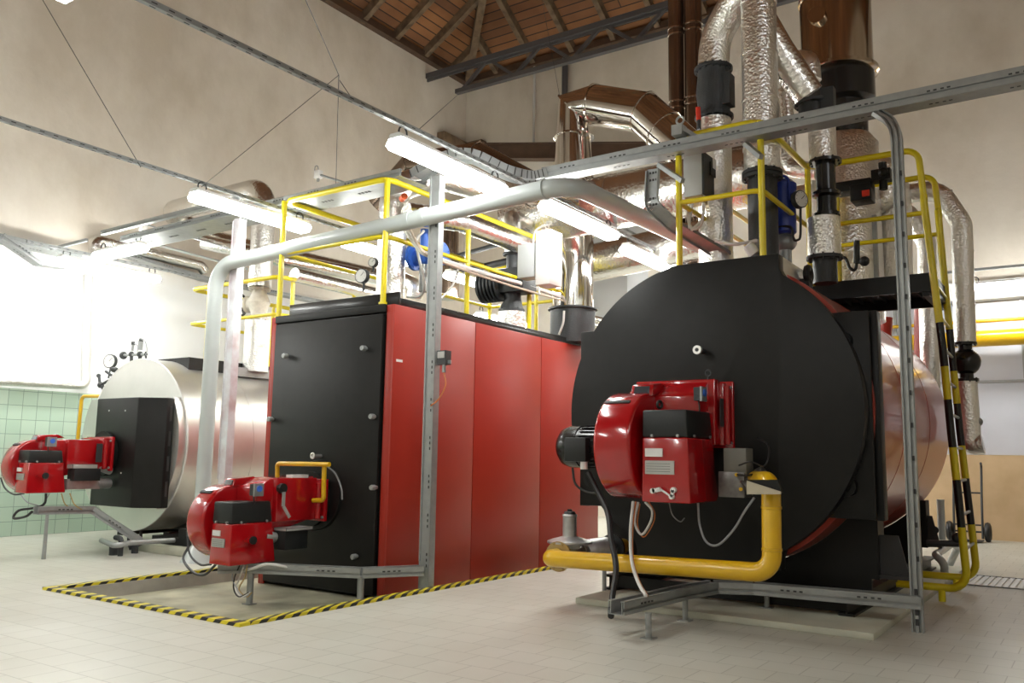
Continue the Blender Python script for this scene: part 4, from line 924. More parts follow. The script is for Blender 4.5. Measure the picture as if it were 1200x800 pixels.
for k, (px_, m_, lab) in enumerate(((281, 'rubber', 'black lead'), (286, 'cabw', 'pale lead'), (276, 'cabg', 'grey lead'), (290, 'brass', 'brown lead'))):
    q = P(px_, 662, Y=5.1); cable([q, P(px_-6+k, 676, Y=5.1), P(274+k*2, 690, Y=5.05), P(280+k*3, 699, Y=5.02), P(292+k, 694, Y=5.02)], .006, m_, lab + (', farthest right,' if k == 3 else ', second from right,' if k == 1 else ', leftmost,' if k == 2 else ', in the middle,') + ' hanging under the middle red burner')
cable([P(283, 668, Y=5.15), P(296, 666, Y=5.15), P(312, 661, Y=5.2), P(330, 663, Y=5.3), P(342, 667, Y=5.4)], .014, 'cabw', 'pale cable bundle lying on the floor tray by the middle burner')
# ---- left burner
cov1 = (-10.24, -9.97, 5.05, 5.50, .705, 1.045, 1.185)
r = burner('b1', 'red gas burner on the silver boiler at the left edge of the view', -10.44, -10.24, 5.28, 1.0, .31, 6.02, 1.33, cov1, (-10.45, -9.90, .95, 1.36), -10.035)
dial(-9.97, 5.24, .90, .035, r)
b = MB(); b.box((-10.02, 5.53, .84), (-9.87, 5.85, .98)); b.m = 1; b.box((-10.04, 5.50, .98), (-9.86, 5.80, 1.03)); b.build('servo_motor', ['plastic', 'plate'], r, bevel=.004)
b = MB(); b.box((-10.1, 5.5, .74), (-9.95, 5.9, .86)); b.cyl((-10.0, 5.88, .80), (-10.0, 6.05, .80), .06, seg=14); b.cyl((-10.0, 5.9, 1.0), (-10.0, 6.05, .95), .05, seg=14); b.build('gas_inlet', 'alu', r)
cable([P(1, 560, Y=5.2), P(6, 572, Y=5.2), P(16, 579, Y=5.15), P(28, 578, Y=5.15)], .010, 'rubber', 'black cable under the fan housing of the left burner')
cable([P(54, 578, Y=5.3), P(52, 590, Y=5.3), P(40, 595, Y=5.2), P(22, 598, Y=5.1), P(16, 607, Y=5.05), P(30, 605, Y=5.05), P(38, 599, Y=5.08)], .014, 'rubber', 'black cable looped over the end of the left floor tray')
for k, (a_, c_, lab) in enumerate((((24, 579), (45, 592), 'leftmost thin grey lead below the left burner'), ((58, 578), (50, 594), 'thin lead below the left burner cover centre'), ((72, 578), (84, 596), 'brown lead dropping behind the left burner cover'), ((82, 578), (96, 597), 'brown lead nearest the silver boiler under the left burner'))):
    cable([P(*a_, Y=5.4), P((a_[0]+c_[0])/2-2, (a_[1]+c_[1])/2+3, Y=5.4), P(*c_, Y=5.5)], .007, 'cabg' if k < 2 else 'brass', lab)
# ================================================================== RAILINGS
def rail(pts, r=.030, bend=.12): 
    b = MB(); b.sweep(fillet(pts, bend, 6), r, 12); return b
def railing(label, loc, tops, mids, posts, m='yellow'):
    t = thing('safety_railing', label, 'railing', loc)
    for p in tops: rail(p).build('top_rail', m, t)
    for p in mids: rail(p, .023, .10).build('mid_rail', m, t)
    for x, y, z0, z1 in posts:
        b = MB(); b.cyl((x, y, z0), (x, y, z1), .029, seg=12); b.cyl((x, y, z0), (x, y, z0+.02), .045, seg=12); b.build('post', m, t)
    return t
# middle boiler deck
z2 = 3.90; zm2 = 3.32; zd = cz1+.03
FL, FR = P(340, 238, Z=z2), P(449, 207, Z=z2)
xl, xr2, yf2 = FL.x, -5.70, 6.12
yb_ = 9.95
railing('yellow tube railing around the top of the red cabinet boiler', ((xl+xr2)/2, 8, zd),
        [[(xl, yb_, z2), (xl, yf2, z2), (xr2, yf2, z2), (xr2, yb_, z2), (xl+.05, yb_, z2)]],
        [[(xl, yb_, zm2), (xl, yf2, zm2), (xr2, yf2, zm2), (xr2, yb_, zm2), (xl+.05, yb_, zm2)], ],
        [(xl, yf2, zd-.03, z2), (xr2, yf2, zd-.01, z2), (xr2, 7.45, zd, z2), (xr2, 8.70, zd, z2), (xr2, yb_, zd, z2), (xl, yb_, zd, z2), (xl, 8.0, zd, z2), (-6.4, yb_, zd, z2)])
# silver boiler deck
z1 = 3.50
a_, c_ = P(228, 340, Z=z1), P(319, 322, Z=z1)
railing('yellow tube railing on top of the silver boiler', (sx, 8.5, 2.4),
        [[(a_.x, 11.0, z1), (a_.x, 7.5, z1), (c_.x, 7.5, z1), (c_.x, 11.0, z1)]],
        [[(a_.x, 11.0, 3.0), (a_.x, 7.5, 3.0), (c_.x, 7.5, 3.0), (c_.x, 11.0, 3.0)]],
        [(P(242, 400, Y=7.5).x, 7.5, 2.3, z1), (c_.x, 7.75, 2.1, z1), (c_.x, 8.9, 2.1, z1), (c_.x, 10.2, 2.1, z1), (a_.x, 9.0, 2.1, z1)])
# round boiler: front loop, side loop, ladder rails
z3 = 4.14
A1 = P(797, 163, Z=z3); A2 = P(889, 140, Z=z3); A3 = P(958, 196, Z=z3); A4 = P(1075, 174, Z=z3)
yA = (A1.y+A2.y)/2; xA1, xA2 = A1.x, A2.x; yB_ = (A3.y+A4.y)/2
zm3 = 3.52; zt3 = bz+1.222
railing('yellow tube railing standing on the round boiler top behind the long cable tray', (xA2, yA, zt3),
        [[(xA1, yA, z3), (xA2, yA, z3), (xA2, yB_, z3), (A4.x-.0, yB_, z3), (A4.x+.03, yB_, z3-.45)]],
        [[(xA1, yA, zm3), (xA2, yA, zm3), (xA2, yB_, zm3), (A4.x+.02, yB_, zm3)], [(xA1, yA, zm3), (xA1, 9.6, zm3)], [(xA1, 7.9, z3-.35), (xA1, 9.6, z3-.35)]],
        [(xA1, yA, zt3, z3), (xA2, yA, zt3, z3), (xA2, yB_, 2.93, z3), (xA1, 8.0, zt3, z3-.35)])
# ladder: two rails in line, rungs between
C4 = P(1094, 205, Z=z3); zlow = .12; yC = C4.y
t_ = thing('ladder', 'yellow and black striped tube ladder rising beside the red shell to the walkway', 'ladder', (-1.15, (yB_+yC)/2, 0))
LM = bpy.data.materials.new('ladder_bands'); LM.use_nodes = True
def ladder_rail(y, xt):
    q = lambda px_, py_: P(px_, py_, Y=y)
    px_ = [(1083, 240), (1092, 310), (1104, 400), (1114.5, 507), (1123, 580), (1129, 640)] if y == yB_ else [(1098.5, 240), (1105, 310), (1114, 400), (1125, 507), (1134, 580), (1140, 630)]
    ys_ = (377, 429, 468, 524, 562, 617) if y == yB_ else (386, 435, 473, 522, 560, 613)
    pts = [(xt+.03, y, z3-.45)] + [tuple(q(*p)) for p in px_]; pts += [(pts[-1][0]+.02, y, zlow), (bx+1.05, y, zlow)]
    pth = fillet(pts, .14, 6); segs = [[]]; cuts = [q(1115, v).z for v in ys_]; out = []
    cur = [pth[0]]; mats_ = ['yellow', 'black_gl']; k = 0
    for a, c in zip(pth[:-1], pth[1:]):
        a, c = V(a), V(c)
        while k < len(cuts) and c.z < cuts[k] <= a.z:
            p = a.lerp(c, (a.z-cuts[k])/(a.z-c.z)); cur.append(p); out.append((cur, k % 2)); cur = [p]; k += 1
        cur.append(c)
    out.append((cur, k % 2))
    b = MB()
    for seg_, mi in out: b.m = mi; b.sweep(seg_, .034, 14)
    b.m = 0; q_ = (bx+1.30, y, 0); b.cyl((bx+1.42, y, 0), (bx+1.42, y, zlow-.02), .03, seg=12)
    b.build('rail', ['yellow', 'black_gl'], t_); return pts
ptsA = ladder_rail(yB_, A4.x); ptsB = ladder_rail(yC, C4.x)
def at_z(pts, z):
    for a, c in zip(pts[:-1], pts[1:]):
        if c[2] <= z <= a[2]: f = (a[2]-z)/(a[2]-c[2]); return a[0]+(c[0]-a[0])*f
    return pts[-1][0]
for k in range(9):
    z = .45+.30*k; b = MB(); b.cyl((at_z(ptsA, z), yB_, z), (at_z(ptsB, z), yC, z), .014, seg=10); b.build('rung', 'galv' if z < 2.3 else 'yellow', t_)
P4 = P(980, 223, Z=z3)
railing('rear yellow tube railing of the walkway beside the ladder', (P4.x, yC, 2.93),
        [[(P4.x, yC+.02, z3), (C4.x, yC+.02, z3), (C4.x+.03, yC+.02, z3-.45)], [(P4.x, yC+.04, z3), (P4.x, yC+1.5, z3)]],
        [[(P4.x, yC+.02, zm3), (C4.x+.02, yC+.02, zm3)], [(P4.x, yC+.04, zm3), (P4.x, yC+1.5, zm3)]],
        [(P4.x, yC+.02, 2.93, z3), (P4.x, yC+1.5, 2.8, z3)])
# black strut from ladder to boiler and grey drain pipe
b = MB(); b.cyl(P(1086, 636, Y=9.2), P(1126, 637, Y=9.2), .03, seg=12); b.sphere(P(1122, 630, Y=9.2), .05); one('drain_line', b, 'iron', 'short dark pipe with a valve low behind the striped ladder rails', 'pipe')
jpipe('drain_pipe', [P(1107, 678, Z=0), P(1107, 660, Y=10.1), P(1096, 650, Y=10.2), P(1115, 637, Y=11.2), P(1123, 640, Y=11.4), V((P(1123, 657, Z=0).x, 11.5, 0))], .04, 'grey', 'grey drain pipe bending along the floor behind the ladder', bend=.1)
jpipe('drain_pipe', [P(1102, 585, Y=10.9), P(1104, 632, Y=10.9)], .04, 'grey', 'thin grey upright pipe behind the rear saddle of the red shell')

# ================================================================== FLUES AND FOIL PIPES
# flue of the red cabinet: upright stainless column, mitred gooseneck
fy = 9.55; fxx = P(671, 380, Y=fy).x; fR = .27
def seg_pipe(name, pts, r, m, lab, seg=40, band=True, caps=True, cat='duct'):
    b = MB(); b.sweep(pts, r, seg)
    if band:
        for i in range(1, len(pts)-1):
            t_ = ((V(pts[i])-V(pts[i-1])).normalized()+(V(pts[i+1])-V(pts[i])).normalized()).normalized()
            x = t_.orthogonal(); b.lathe(pts[i], t_, [(-.012, r), (-.01, r*1.03), (.01, r*1.03), (.012, r)], seg)
    return one(name, b, m, lab, cat, angle=25)
t_ = thing('flue', 'stainless flue column rising from the red cabinet and turning over in a mitred gooseneck', 'flue', (fxx, fy, cz1+.03))
za = P(671, 362, Y=fy).z
b = MB(); b.lathe((fxx, fy, cz1+.03), (0, 0, 1), [(0, fR+.02), (za-cz1-.05, fR+.02), (za-cz1-.05, fR+.05), (za-cz1-.03, fR+.05)], 40); b.build('flue_stub', 'iron', t_, label='dark grey stub at the foot')
p1 = P(668, 128, Y=fy+.1); fR2 = .265
K = [V((fxx, fy, za)), V((fxx, fy+.0, P(668, 212, Y=fy).z)), V((fxx, fy, p1.z-.05)), P(697, 123, Y=fy), P(755, 132, Y=fy), P(835, 205, Y=fy), P(850, 240, Y=fy)]
b = MB(); b.sweep(K, fR2, 40)
for f in (.35, .62, .85):
    p = K[0].lerp(K[2], f); b.lathe(p, (0, 0, 1), [(-.012, fR2), (-.01, fR2*1.03), (.01, fR2*1.03), (.012, fR2)], 40)
for i in (2, 3, 4):
    tt = ((K[i]-K[i-1]).normalized()+(K[i+1]-K[i]).normalized()).normalized(); b.lathe(K[i], tt, [(-.012, fR2), (-.01, fR2*1.05), (.01, fR2*1.05), (.012, fR2)], 40)
p = K[4].lerp(K[5], .3); b.lathe(p, K[5]-K[4], [(-.012, fR2), (-.01, fR2*1.03), (.01, fR2*1.03), (.012, fR2)], 40)
b.build('flue_pipe', 'chrome', t_, angle=25)
# brown flue stacks
for px_, w_, lab in ((793, .12, 'left slim brown steel flue stack with shiny clamps'), (813, .13, 'right slim brown steel flue stack behind the black damper')):
    q = P(px_, 100, Y=11.5); b = MB(); b.cyl((q.x, 11.5, 2.6), (q.x, 11.5, ZE+1.3), w_, seg=28)
    b.m = 1
    for z in (5.3, 5.4, 6.35, 6.45, 7.5, 7.6, 8.5, 8.6): b.lathe((q.x, 11.5, z), (0, 0, 1), [(-.012, w_), (-.01, w_+.012), (.01, w_+.012), (.012, w_)], 28)
    one('flue_stack', b, ['brownst', 'chrome'], lab, 'flue')
# large stainless column of the round boiler
q = P(980, 60, Y=10.1); cR = P(1021, 80, Y=10.1).x - q.x; cR = .40
t_ = thing('flue', 'very wide stainless flue column on a black stub above the rear of the round boiler', 'flue', (q.x, 10.1, 2.8))
zc_ = P(980, 92, Y=10.1).z; zb2 = P(985, 163, Y=10.1).z
b = MB(); b.lathe((q.x, 10.1, zc_), (0, 0, 1), [(0, cR+.02), (.02, cR+.06), (.06, cR+.06), (.09, cR), (4.5, cR)], 48)
for z in (.95, 1.35, 2.3): b.lathe((q.x, 10.1, zc_+z), (0, 0, 1), [(-.012, cR), (-.01, cR+.015), (.01, cR+.015), (.012, cR)], 48)
b.cyl((q.x-.10, 10.1-cR-.06, zc_+.62), (q.x-.10, 10.1-cR+.05, zc_+.62), .10, seg=20); b.build('flue_pipe', mat('brown_reflecting_steel', (.44, .36, .28), .12, metal=1), t_)
b = MB(); b.lathe((q.x+.05, 10.1, zb2-.2), (0, 0, 1), [(0, cR-.13), (zc_-zb2-.15, cR-.13), (zc_-zb2-.12, cR-.04), (zc_-zb2+.2, cR-.04)], 40); b.build('flue_stub', 'black_gl', t_, label='black stub')
b = MB(); b.lathe((q.x+.05, 10.1, 2.75), (0, 0, 1), [(0, cR-.03), (zb2-2.75-.1, cR-.03), (zb2-2.75, cR-.10)], 40); b.build('wrapped_base', 'foil', t_)
# horizontal foil box at its foot
jpipe('foil_duct', [P(965, 207, Y=10.3), P(1030, 192, Y=10.3), P(1048, 225, Y=10.4), P(1050, 330, Y=10.5)], .18, 'foil', 'foil wrapped duct elbow at the foot of the very wide flue', cat='duct', bend=.3, seg=24)
# F1 main foil riser
y1 = 7.75
r1_ = .165
t_ = thing('foil_riser', 'thick foil wrapped riser with branches, standing over the round boiler top', 'pipe', (P(893, 290, Y=y1).x, y1, 2.9))
b = MB(); top = P(880, -40, Y=y1); bot = P(893, 200, Y=y1); b.sweep([V((bot.x, y1, bot.z)), V((bot.x, y1, top.z+.8))], r1_, 32)
for f in (.1, .33, .55, .8): p = bot.lerp(V((bot.x, y1, top.z)), f); b.lathe(p, (0, 0, 1), [(-.015, r1_), (-.01, r1_+.007), (.01, r1_+.007), (.015, r1_)], 32)
b.build('riser', 'foil', t_)
jl = [P(836, 78, Y=7.95), P(838, 45, Y=7.95), P(858, 8, Y=7.85), P(880, -20, Y=y1)]
b = MB(); b.sweep(fillet(jl, .4, 8), .155, 28); b.build('branch', 'foil', t_, label='left foil branch curving into the riser')
b = MB(); b.sweep([P(886, 15, Y=y1+.05), P(912, 60, Y=7.95), P(947, 112, Y=8.15)], .15, 28); b.build('branch', 'foil_s', t_, label='right foil branch slanting down')
zf = bot.z
b = MB(); b.flange((bot.x, y1, zf-.03), (0, 0, 1), .185, .03, 12); b.build('flange', 'iron', t_)
t_ = thing('pipe_spool', 'dark steel pipe spool below the thick foil riser, behind the yellow post', 'pipe', (bot.x, y1, 2.8))
b = MB(); b.flange((bot.x, y1, zf-.07), (0, 0, 1), .185, .03, 12); b.cyl((bot.x, y1, 2.75), (bot.x, y1, zf-.08), .135, seg=28); b.build('body', 'iron', t_)
b = MB(); b.cyl((bot.x-.02, y1-.15, zf-.75), (bot.x-.02, y1-.10, zf-.75), .06, seg=16); b.cyl((bot.x-.02, y1-.2, zf-.82), (bot.x-.02, y1-.16, zf-.7), .03, seg=12); b.build('side_port', 'galv', t_)
# left damper valve
t_ = thing('damper_valve', 'black flanged damper valve with a red lever under the left foil branch', 'valve', P(836, 140, Y=7.95))
c0, c1 = P(836, 82, Y=7.95), P(836, 138, Y=7.95); rv = .165
for z_ in (c0.z, c1.z): b = MB(); b.flange((c0.x, 7.95, z_), (0, 0, 1), rv+.025, .03, 14); b.build('flange', 'iron', t_)
b = MB(); b.lathe((c0.x, 7.95, c1.z), (0, 0, 1), [(0, rv), (.1, rv-.01), ((c0.z-c1.z)*.5, rv+.01), ((c0.z-c1.z)-.05, rv-.01), (c0.z-c1.z, rv)], 28); b.box((c0.x+.10, 7.85, c1.z+.08), (c0.x+.20, 8.0, c0.z-.10)); b.build('body', 'iron', t_)
b = MB(); q = P(819, 138, Y=7.7); b.cyl(P(819, 152, Y=7.7), P(819, 140, Y=7.7), .022, seg=10); b.m = 1; b.cyl(P(819, 141, Y=7.7), P(818, 126, Y=7.7), .024, seg=10); b.build('lever', ['iron', 'redlever'], t_)
jpipe('foil_pipe', [V((c0.x, 7.95, c1.z-.03)), V((c0.x, 7.95, 2.75))], .165, 'foil', 'foil wrapped pipe below the black damper valve, behind the grey control box', seg=28)
# right branch lower run
t_ = thing('gate_valve', 'black flanged valve between two foil pipes right of the thick foil riser', 'valve', P(968, 255, Y=8.2))
b = MB(); cc = P(952, 122, Y=8.2); b.flange((cc.x, 8.2, cc.z), (0, 0, 1), .17, .03, 10); b.cyl((cc.x, 8.2, cc.z-.2), (cc.x, 8.2, cc.z), .13, seg=24); b.box((cc.x+.1, 8.1, cc.z-.12), (cc.x+.22, 8.2, cc.z+.1)); b.build('upper_flange', 'iron', t_)
m0, m1 = P(967, 190, Y=8.2), P(968, 252, Y=8.2); b = MB(); b.flange((m0.x, 8.2, m0.z-.0), (0, 0, 1), .15, .03, 10); b.cyl((m0.x, 8.2, m1.z), (m0.x, 8.2, m0.z), .09, seg=24); b.lathe((m0.x, 8.2, m0.z-.35), (0, 0, 1), [(0, .09), (.02, .13), (.05, .13), (.07, .09)], 20); b.flange((m0.x, 8.2, m1.z), (0, 0, 1), .12, .03, 8); b.build('body', 'black_gl', t_)
jpipe('foil_pipe', [V((m0.x-.02, 8.2, m0.z+.02)), V((m0.x-.02, 8.2, cc.z-.2))], .125, 'foil', 'short foil sleeve just above the black valve right of the thick riser', seg=24)
l0, l1 = P(965, 256, Y=8.2), P(965, 300, Y=8.2)
jpipe('foil_pipe', [V((l0.x, 8.2, l1.z)), V((l0.x, 8.2, l0.z))], .15, 'foil', 'short foil sleeve below the black valve, behind the railing corner', seg=24)
b = MB(); b.flange((l0.x, 8.2, l1.z-.02), (0, 0, 1), .165, .03, 10); b.cyl((l0.x, 8.2, 2.85), (l0.x, 8.2, l1.z-.03), .11, seg=24); one('pipe_spool', b, 'iron', 'dark flanged spool on the boiler top under the short foil sleeve', 'pipe')
jpipe('foil_pipe', [P(950, 95, Y=8.9), P(948, 72, Y=8.9), P(925, 70, Y=9.1)], .11, 'foil', 'small foil elbow just left of the very wide flue', bend=.12)
jpipe('foil_pipe', [P(917, 60, Y=8.9), P(925, 185, Y=8.9)], .075, 'foil_s', 'slim foil pipe directly right of the thick riser')
jpipe('foil_pipe', [P(920, 183, Y=8.9), P(924, 197, Y=8.9), P(958, 201, Y=8.9)], .09, 'foil', 'small foil elbow behind the yellow railing right of the thick riser', bend=.12)
# blue pump behind
t_ = thing('circulation_pump', 'dark blue cylindrical pump motor right of the dark spool', 'pump', P(918, 280, Y=8.1))
b = MB(); u = P(918, 212, Y=8.1); w = P(921, 275, Y=8.1); b.lathe((u.x, 8.1, w.z), (0, 0, 1), [(0, .09), (.02, .11), (u.z-w.z-.12, .11), (u.z-w.z-.1, .12), (u.z-w.z-.04, .12), (u.z-w.z, .08)], 28); b.build('motor', 'blue', t_)
b = MB(); b.sphere((u.x, 8.1, w.z-.08), .11, (1, 1, .8)); b.cyl((u.x, 8.1, w.z-.3), (u.x, 8.1, w.z), .06, seg=14); b.build('pump_head', 'galv', t_)
b = MB(); b.sweep(fillet([P(908, 206, Y=8.0), P(924, 206, Y=8.0), P(926, 235, Y=8.0)], .12), .014, 8); b.build('lead', 'blue', t_)
# gauge and siphon
q = P(939, 233, Y=8.0); gauge(q, (.9, -.5, 0), .085, 'black pressure gauge seen edge-on between the blue pump and the black valve', P(938, 252, Y=8.0))
cable([P(938, 245, Y=8.0), P(938, 275, Y=8.0), P(935, 281, Y=8.0), P(930, 280, Y=8.0), P(928, 268, Y=8.0), P(922, 265, Y=8.0), P(905, 267, Y=8.0)], .012, 'rubber', 'black siphon tube looping beside the blue pump', name='siphon_tube')
cable([P(978, 304, Y=9.0), P(990, 302, Y=9.0), P(996, 314, Y=9.0), P(1003, 314, Y=9.0), P(1004, 290, Y=9.0)], .016, 'rubber', 'black siphon tube on the walkway right of the dark spool', name='siphon_tube')
b = MB(); b.cyl(P(1004, 308, Y=9.0), P(1004, 282, Y=9.0), .03, seg=12); b.sphere(P(1013, 306, Y=9.0), .05); b.cyl(P(1002, 307, Y=9.0), P(1016, 306, Y=9.0), .02, seg=8); one('needle_valve', b, 'iron', 'small black needle valve over the walkway channel', 'valve')
b = MB(); b.box((P(1023, 250, Y=9.9).x-.03, 9.9, 2.9), (P(1023, 250, Y=9.9).x+.03, 9.95, P(1021, 252, Y=9.9).z)); one('strut_post', b, 'galv', 'grey strut upright behind the walkway railing', 'post')
b = MB(); b.cyl(P(1011, 258, Y=9.9), P(1013, 330, Y=9.9), .03, seg=12); one('vent_pipe', b, 'iron', 'dark thin vent pipe beside the grey strut upright', 'pipe')
# black actuator bank
t_ = thing('actuator', 'long black actuator box with a red tip behind the upper railing', 'actuator', P(1000, 232, Y=9.0))
b = MB(); a_, c_ = P(978, 226, Y=9.0), P(1020, 205, Y=9.0); b.box((a_.x, 9.0, a_.z), (c_.x, 9.2, c_.z-.02)); b.box((c_.x-.2, 8.98, a_.z-.12), (c_.x, 9.2, a_.z+.05)); b.build('body', 'black', t_, bevel=.01)
b = MB(); q = P(1015, 226, Y=8.96); b.box((q.x-.04, 8.955, q.z-.03), (q.x+.03, 8.975, q.z+.03)); b.build('red_tip', 'redlever', t_)
t_ = thing('actuator', 'small black actuator cross by the tall strut post, right end of the railing', 'actuator', P(1034, 215, Y=9.0))
b = MB(); q = P(1033, 203, Y=9.0); b.box((q.x-.10, 9.0, q.z-.06), (q.x+.08, 9.15, q.z+.05)); b.cyl((q.x, 9.07, q.z-.15), (q.x, 9.07, q.z+.13), .04, seg=12); b.sphere((q.x+.02, 8.98, q.z), .05); b.build('body', 'black', t_)
# right hand foil pipes
y5 = 10.6
def fp(lst, Y, r, lab, m='foil', **k): return jpipe('foil_pipe', [P(a, c, Y=Y) if not isinstance(a, V) else a for a, c in lst], r, m, lab, **k)
fp([(1030, 232), (1100, 222), (1127, 262), (1129, 330), (1131, 403)], y5, .11, 'foil pipe arching to the far right and down to the black ball valve', bend=.25, seg=24, rings=(.3, .62))
fp([(1036, 250), (1062, 245), (1086, 285), (1092, 500)], 10.95, .105, 'foil pipe bending down just left of the ladder top', bend=.25, seg=24)
fp([(960, 246), (1060, 233)], 10.3, .12, 'horizontal foil pipe behind the walkway railing, upper', seg=24)
fp([(900, 233), (962, 223)], 10.3, .10, 'horizontal foil pipe between the blue pump and black valve', seg=24)
fp([(960, 262), (1052, 250)], 10.5, .085, 'lower horizontal foil pipe behind the walkway railing', seg=24)
fp([(1030, 275), (1030, 318)], 10.6, .10, 'upright foil pipe behind the vent pipe on the walkway', seg=20)
fp([(990, 255), (990, 325)], 10.4, .13, 'wide upright foil pipe behind the walkway corner', seg=20)
fp([(1036, 208), (1044, 232), (1020, 246)], 10.2, .10, 'crumpled foil elbow behind the small black actuator', bend=.15, seg=20)
t_ = thing('ball_valve', 'glossy black ball valve on the upright foil pipe at the far right', 'valve', P(1131, 445, Y=y5))
q = P(1132, 424, Y=y5); b = MB(); b.sphere(q, .15); b.cyl((q.x, y5, q.z-.20), (q.x, y5, q.z+.20), .07, seg=20); b.build('body', 'black_gl', t_)
for s_ in (-1, 1): b = MB(); b.flange((q.x, y5, q.z+s_*.20), (0, 0, 1), .12, .03, 8); b.build('flange', 'black_gl', t_)
fp([(1132, 446), (1136, 500), (1137, 522), (1152, 520)], y5, .11, 'foil pipe below the black ball valve ending in an elbow', bend=.14, seg=24)
b = MB(); q = P(1146, 494, Y=y5); b.cyl(q, q+V((-.12, 0, 0)), .03, seg=12); b.sphere(q, .05); one('drain_cock', b, 'galv', 'small metal drain cock on the lower foil pipe at the far right', 'valve')
b = MB(); b.cyl(P(1080, 340, Y=12), P(1080, 420, Y=12), .09, seg=16) ; b.cyl(P(1037, 372, Y=12.2), P(1035, 410, Y=12.2), .10, seg=16); one('red_pipe', b, 'red', 'dull red pipe behind the tall strut post', 'pipe')
# big horizontal foil ducts behind the grey pipe
seg_pipe('foil_duct', [P(600, 262, Y=9.0), P(720, 236, Y=9.0), P(840, 214, Y=9.0), P(900, 205, Y=9.0)], .33, 'foil_s', 'large foil wrapped duct crossing behind the grey pipe bend and flue column', seg=40)
seg_pipe('foil_duct', [P(640, 320, Y=10.4), P(800, 285, Y=10.4), P(850, 275, Y=10.4)], .26, 'foil_s', 'lower foil wrapped duct beside the far strip light', seg=36)
seg_pipe('duct', [P(445, 240, Y=8.4), P(485, 195, Y=8.4), P(560, 185, Y=8.4), P(625, 222, Y=8.4), P(690, 232, Y=8.4)], .20, 'brownst', 'wide brown metal duct arching behind the bright strip light', seg=32)
seg_pipe('foil_duct', [V((-6.0, 6.75, 3.75)), V((-5.75, 7.4, 3.78)), V((-5.72, 9.4, 3.75))], .12, 'foil_s', 'silver duct running back over the red cabinet inside the railing', seg=28)
# foil riser on the cabinet boiler front
rx, ry = P(457, 345, Y=6.95).x, 6.95
t_ = thing('foil_riser', 'thick foil riser on top of the red cabinet beside the front yellow corner post', 'pipe', (rx, ry, cz1+.03))
b = MB(); b.sweep(fillet([(rx, ry, cz1+.22), (rx, ry, 4.15), (rx+.3, ry+.45, 4.35), (rx+.5, ry+1.2, 4.35)], .3, 6), .155, 28); b.build('riser', 'foil', t_)
b = MB(); 
for z in (.04, .09, .14): b.flange((rx, ry, cz1+z+.03), (0, 0, 1), .185, .025, 12)
b.build('flange_stack', 'iron', t_)
q = P(471, 233, Y=6.75); b = MB(); b.cyl(q, q+V((.09, -.06, 0)), .035, seg=14); b.build('orange_cap', 'orange', t_)
q = P(423, 323, Y=6.3); gauge(q, (.15, -1, 0), .075, 'white-faced pressure gauge left of the front yellow post on the cabinet', (q.x+.02, 6.32, q.z-.16))
q = P(436, 307, Y=6.6); gauge(q, (.15, -1, 0), .05, 'small thermometer dial before the thick foil riser on the cabinet', (q.x, 6.62, q.z-.1))
# blue valve behind the strut post
t_ = thing('blue_valve', 'bright blue valve behind the strut post over the red cabinet', 'valve', P(500, 330, Y=7.2))
b = MB(); q = P(497, 300, Y=7.2); b.sphere(q, .11, (1, 1, 1)); b.cyl(q-V((.16, 0, .02)), q+V((.24, 0, .03)), .09, seg=20); b.cyl(q+V((0, 0, .1)), q+V((0, 0, .3)), .05, seg=14); b.build('body', 'blue2', t_)
for dx_, r_ in ((-.13, .15), (.24, .13)): b = MB(); b.flange(q+V((dx_, 0, 0)), (1, 0, 0), r_, .04, 8); b.build('flange', 'blue2', t_)
b = MB(); b.cyl(q-V((0, 0, .4)), q-V((0, 0, .08)), .05, seg=14); b.build('stem', 'galv', t_)
# grey pump and box on the cabinet top
PY = 8.55
t_ = thing('circulation_pump', 'dark grey flanged pump with a ribbed motor on the red cabinet top', 'pump', P(600, 385, Y=PY))
q = P(600, 332, Y=PY)
b = MB(); b.box((q.x-.20, PY-.15, q.z-.13), (q.x+.26, PY+.15, q.z+.16)); b.cyl((q.x, PY, q.z+.10), (q.x, PY, q.z+.36), .075, seg=20); b.flange((q.x-.01, PY, q.z+.36), (0, 0, 1), .11, .03, 8); b.build('housing', 'iron', t_, bevel=.01)
b = MB(); pr_ = []
for k in range(6): pr_ += [(.05*k, .20-.004*k), (.05*k+.025, .20-.004*k), (.05*k+.027, .14), (.05*k+.048, .14)]
b.lathe((q.x-.12, PY-.05, q.z-.02), (-1, -.15, -.12), pr_, 28); b.build('ribbed_motor', 'iron', t_)
b = MB(); b.sweep([(q.x+.0, PY, q.z-.1), (q.x+.02, PY, q.z-.2), (q.x+.0, PY, q.z-.32)], [.11, .10, .15], 20); b.flange((q.x, PY, q.z-.34), (0, 0, 1), .16, .03, 8); b.build('outlet', 'iron', t_)
jpipe('foil_pipe', [(q.x, PY, cz1+.03), (q.x, PY, q.z-.36)], .17, 'foil', 'short foil sleeve under the dark pump on the red cabinet', seg=24)
jpipe('foil_pipe', [(q.x, PY, q.z+.38), (q.x, PY, q.z+.85), (q.x-.5, PY+.6, q.z+.9)], .10, 'foil', 'foil pipe rising from the dark pump on the red cabinet', seg=24, bend=.2)
t_ = thing('control_box', 'white control box fixed to the yellow railing above the red cabinet', 'box', P(655, 340, Y=8.0))
b = MB(); a_, c_ = P(608, 328, X=-5.55), P(628, 275, X=-5.55); e_ = P(643, 330, X=-5.55)
a_, c_ = P(606, 326, Y=7.72), P(626, 284, Y=7.72); b.box((a_.x, 7.72, a_.z), (c_.x, 7.9, c_.z)); b.build('case', 'greybox', t_, bevel=.008)
b = MB(); a_, c_ = P(627, 334, Y=7.7), P(645, 268, Y=7.7); b.box((a_.x, 7.7, a_.z), (c_.x, 7.95, c_.z)); b.build('white_lid', 'white', t_, bevel=.006)
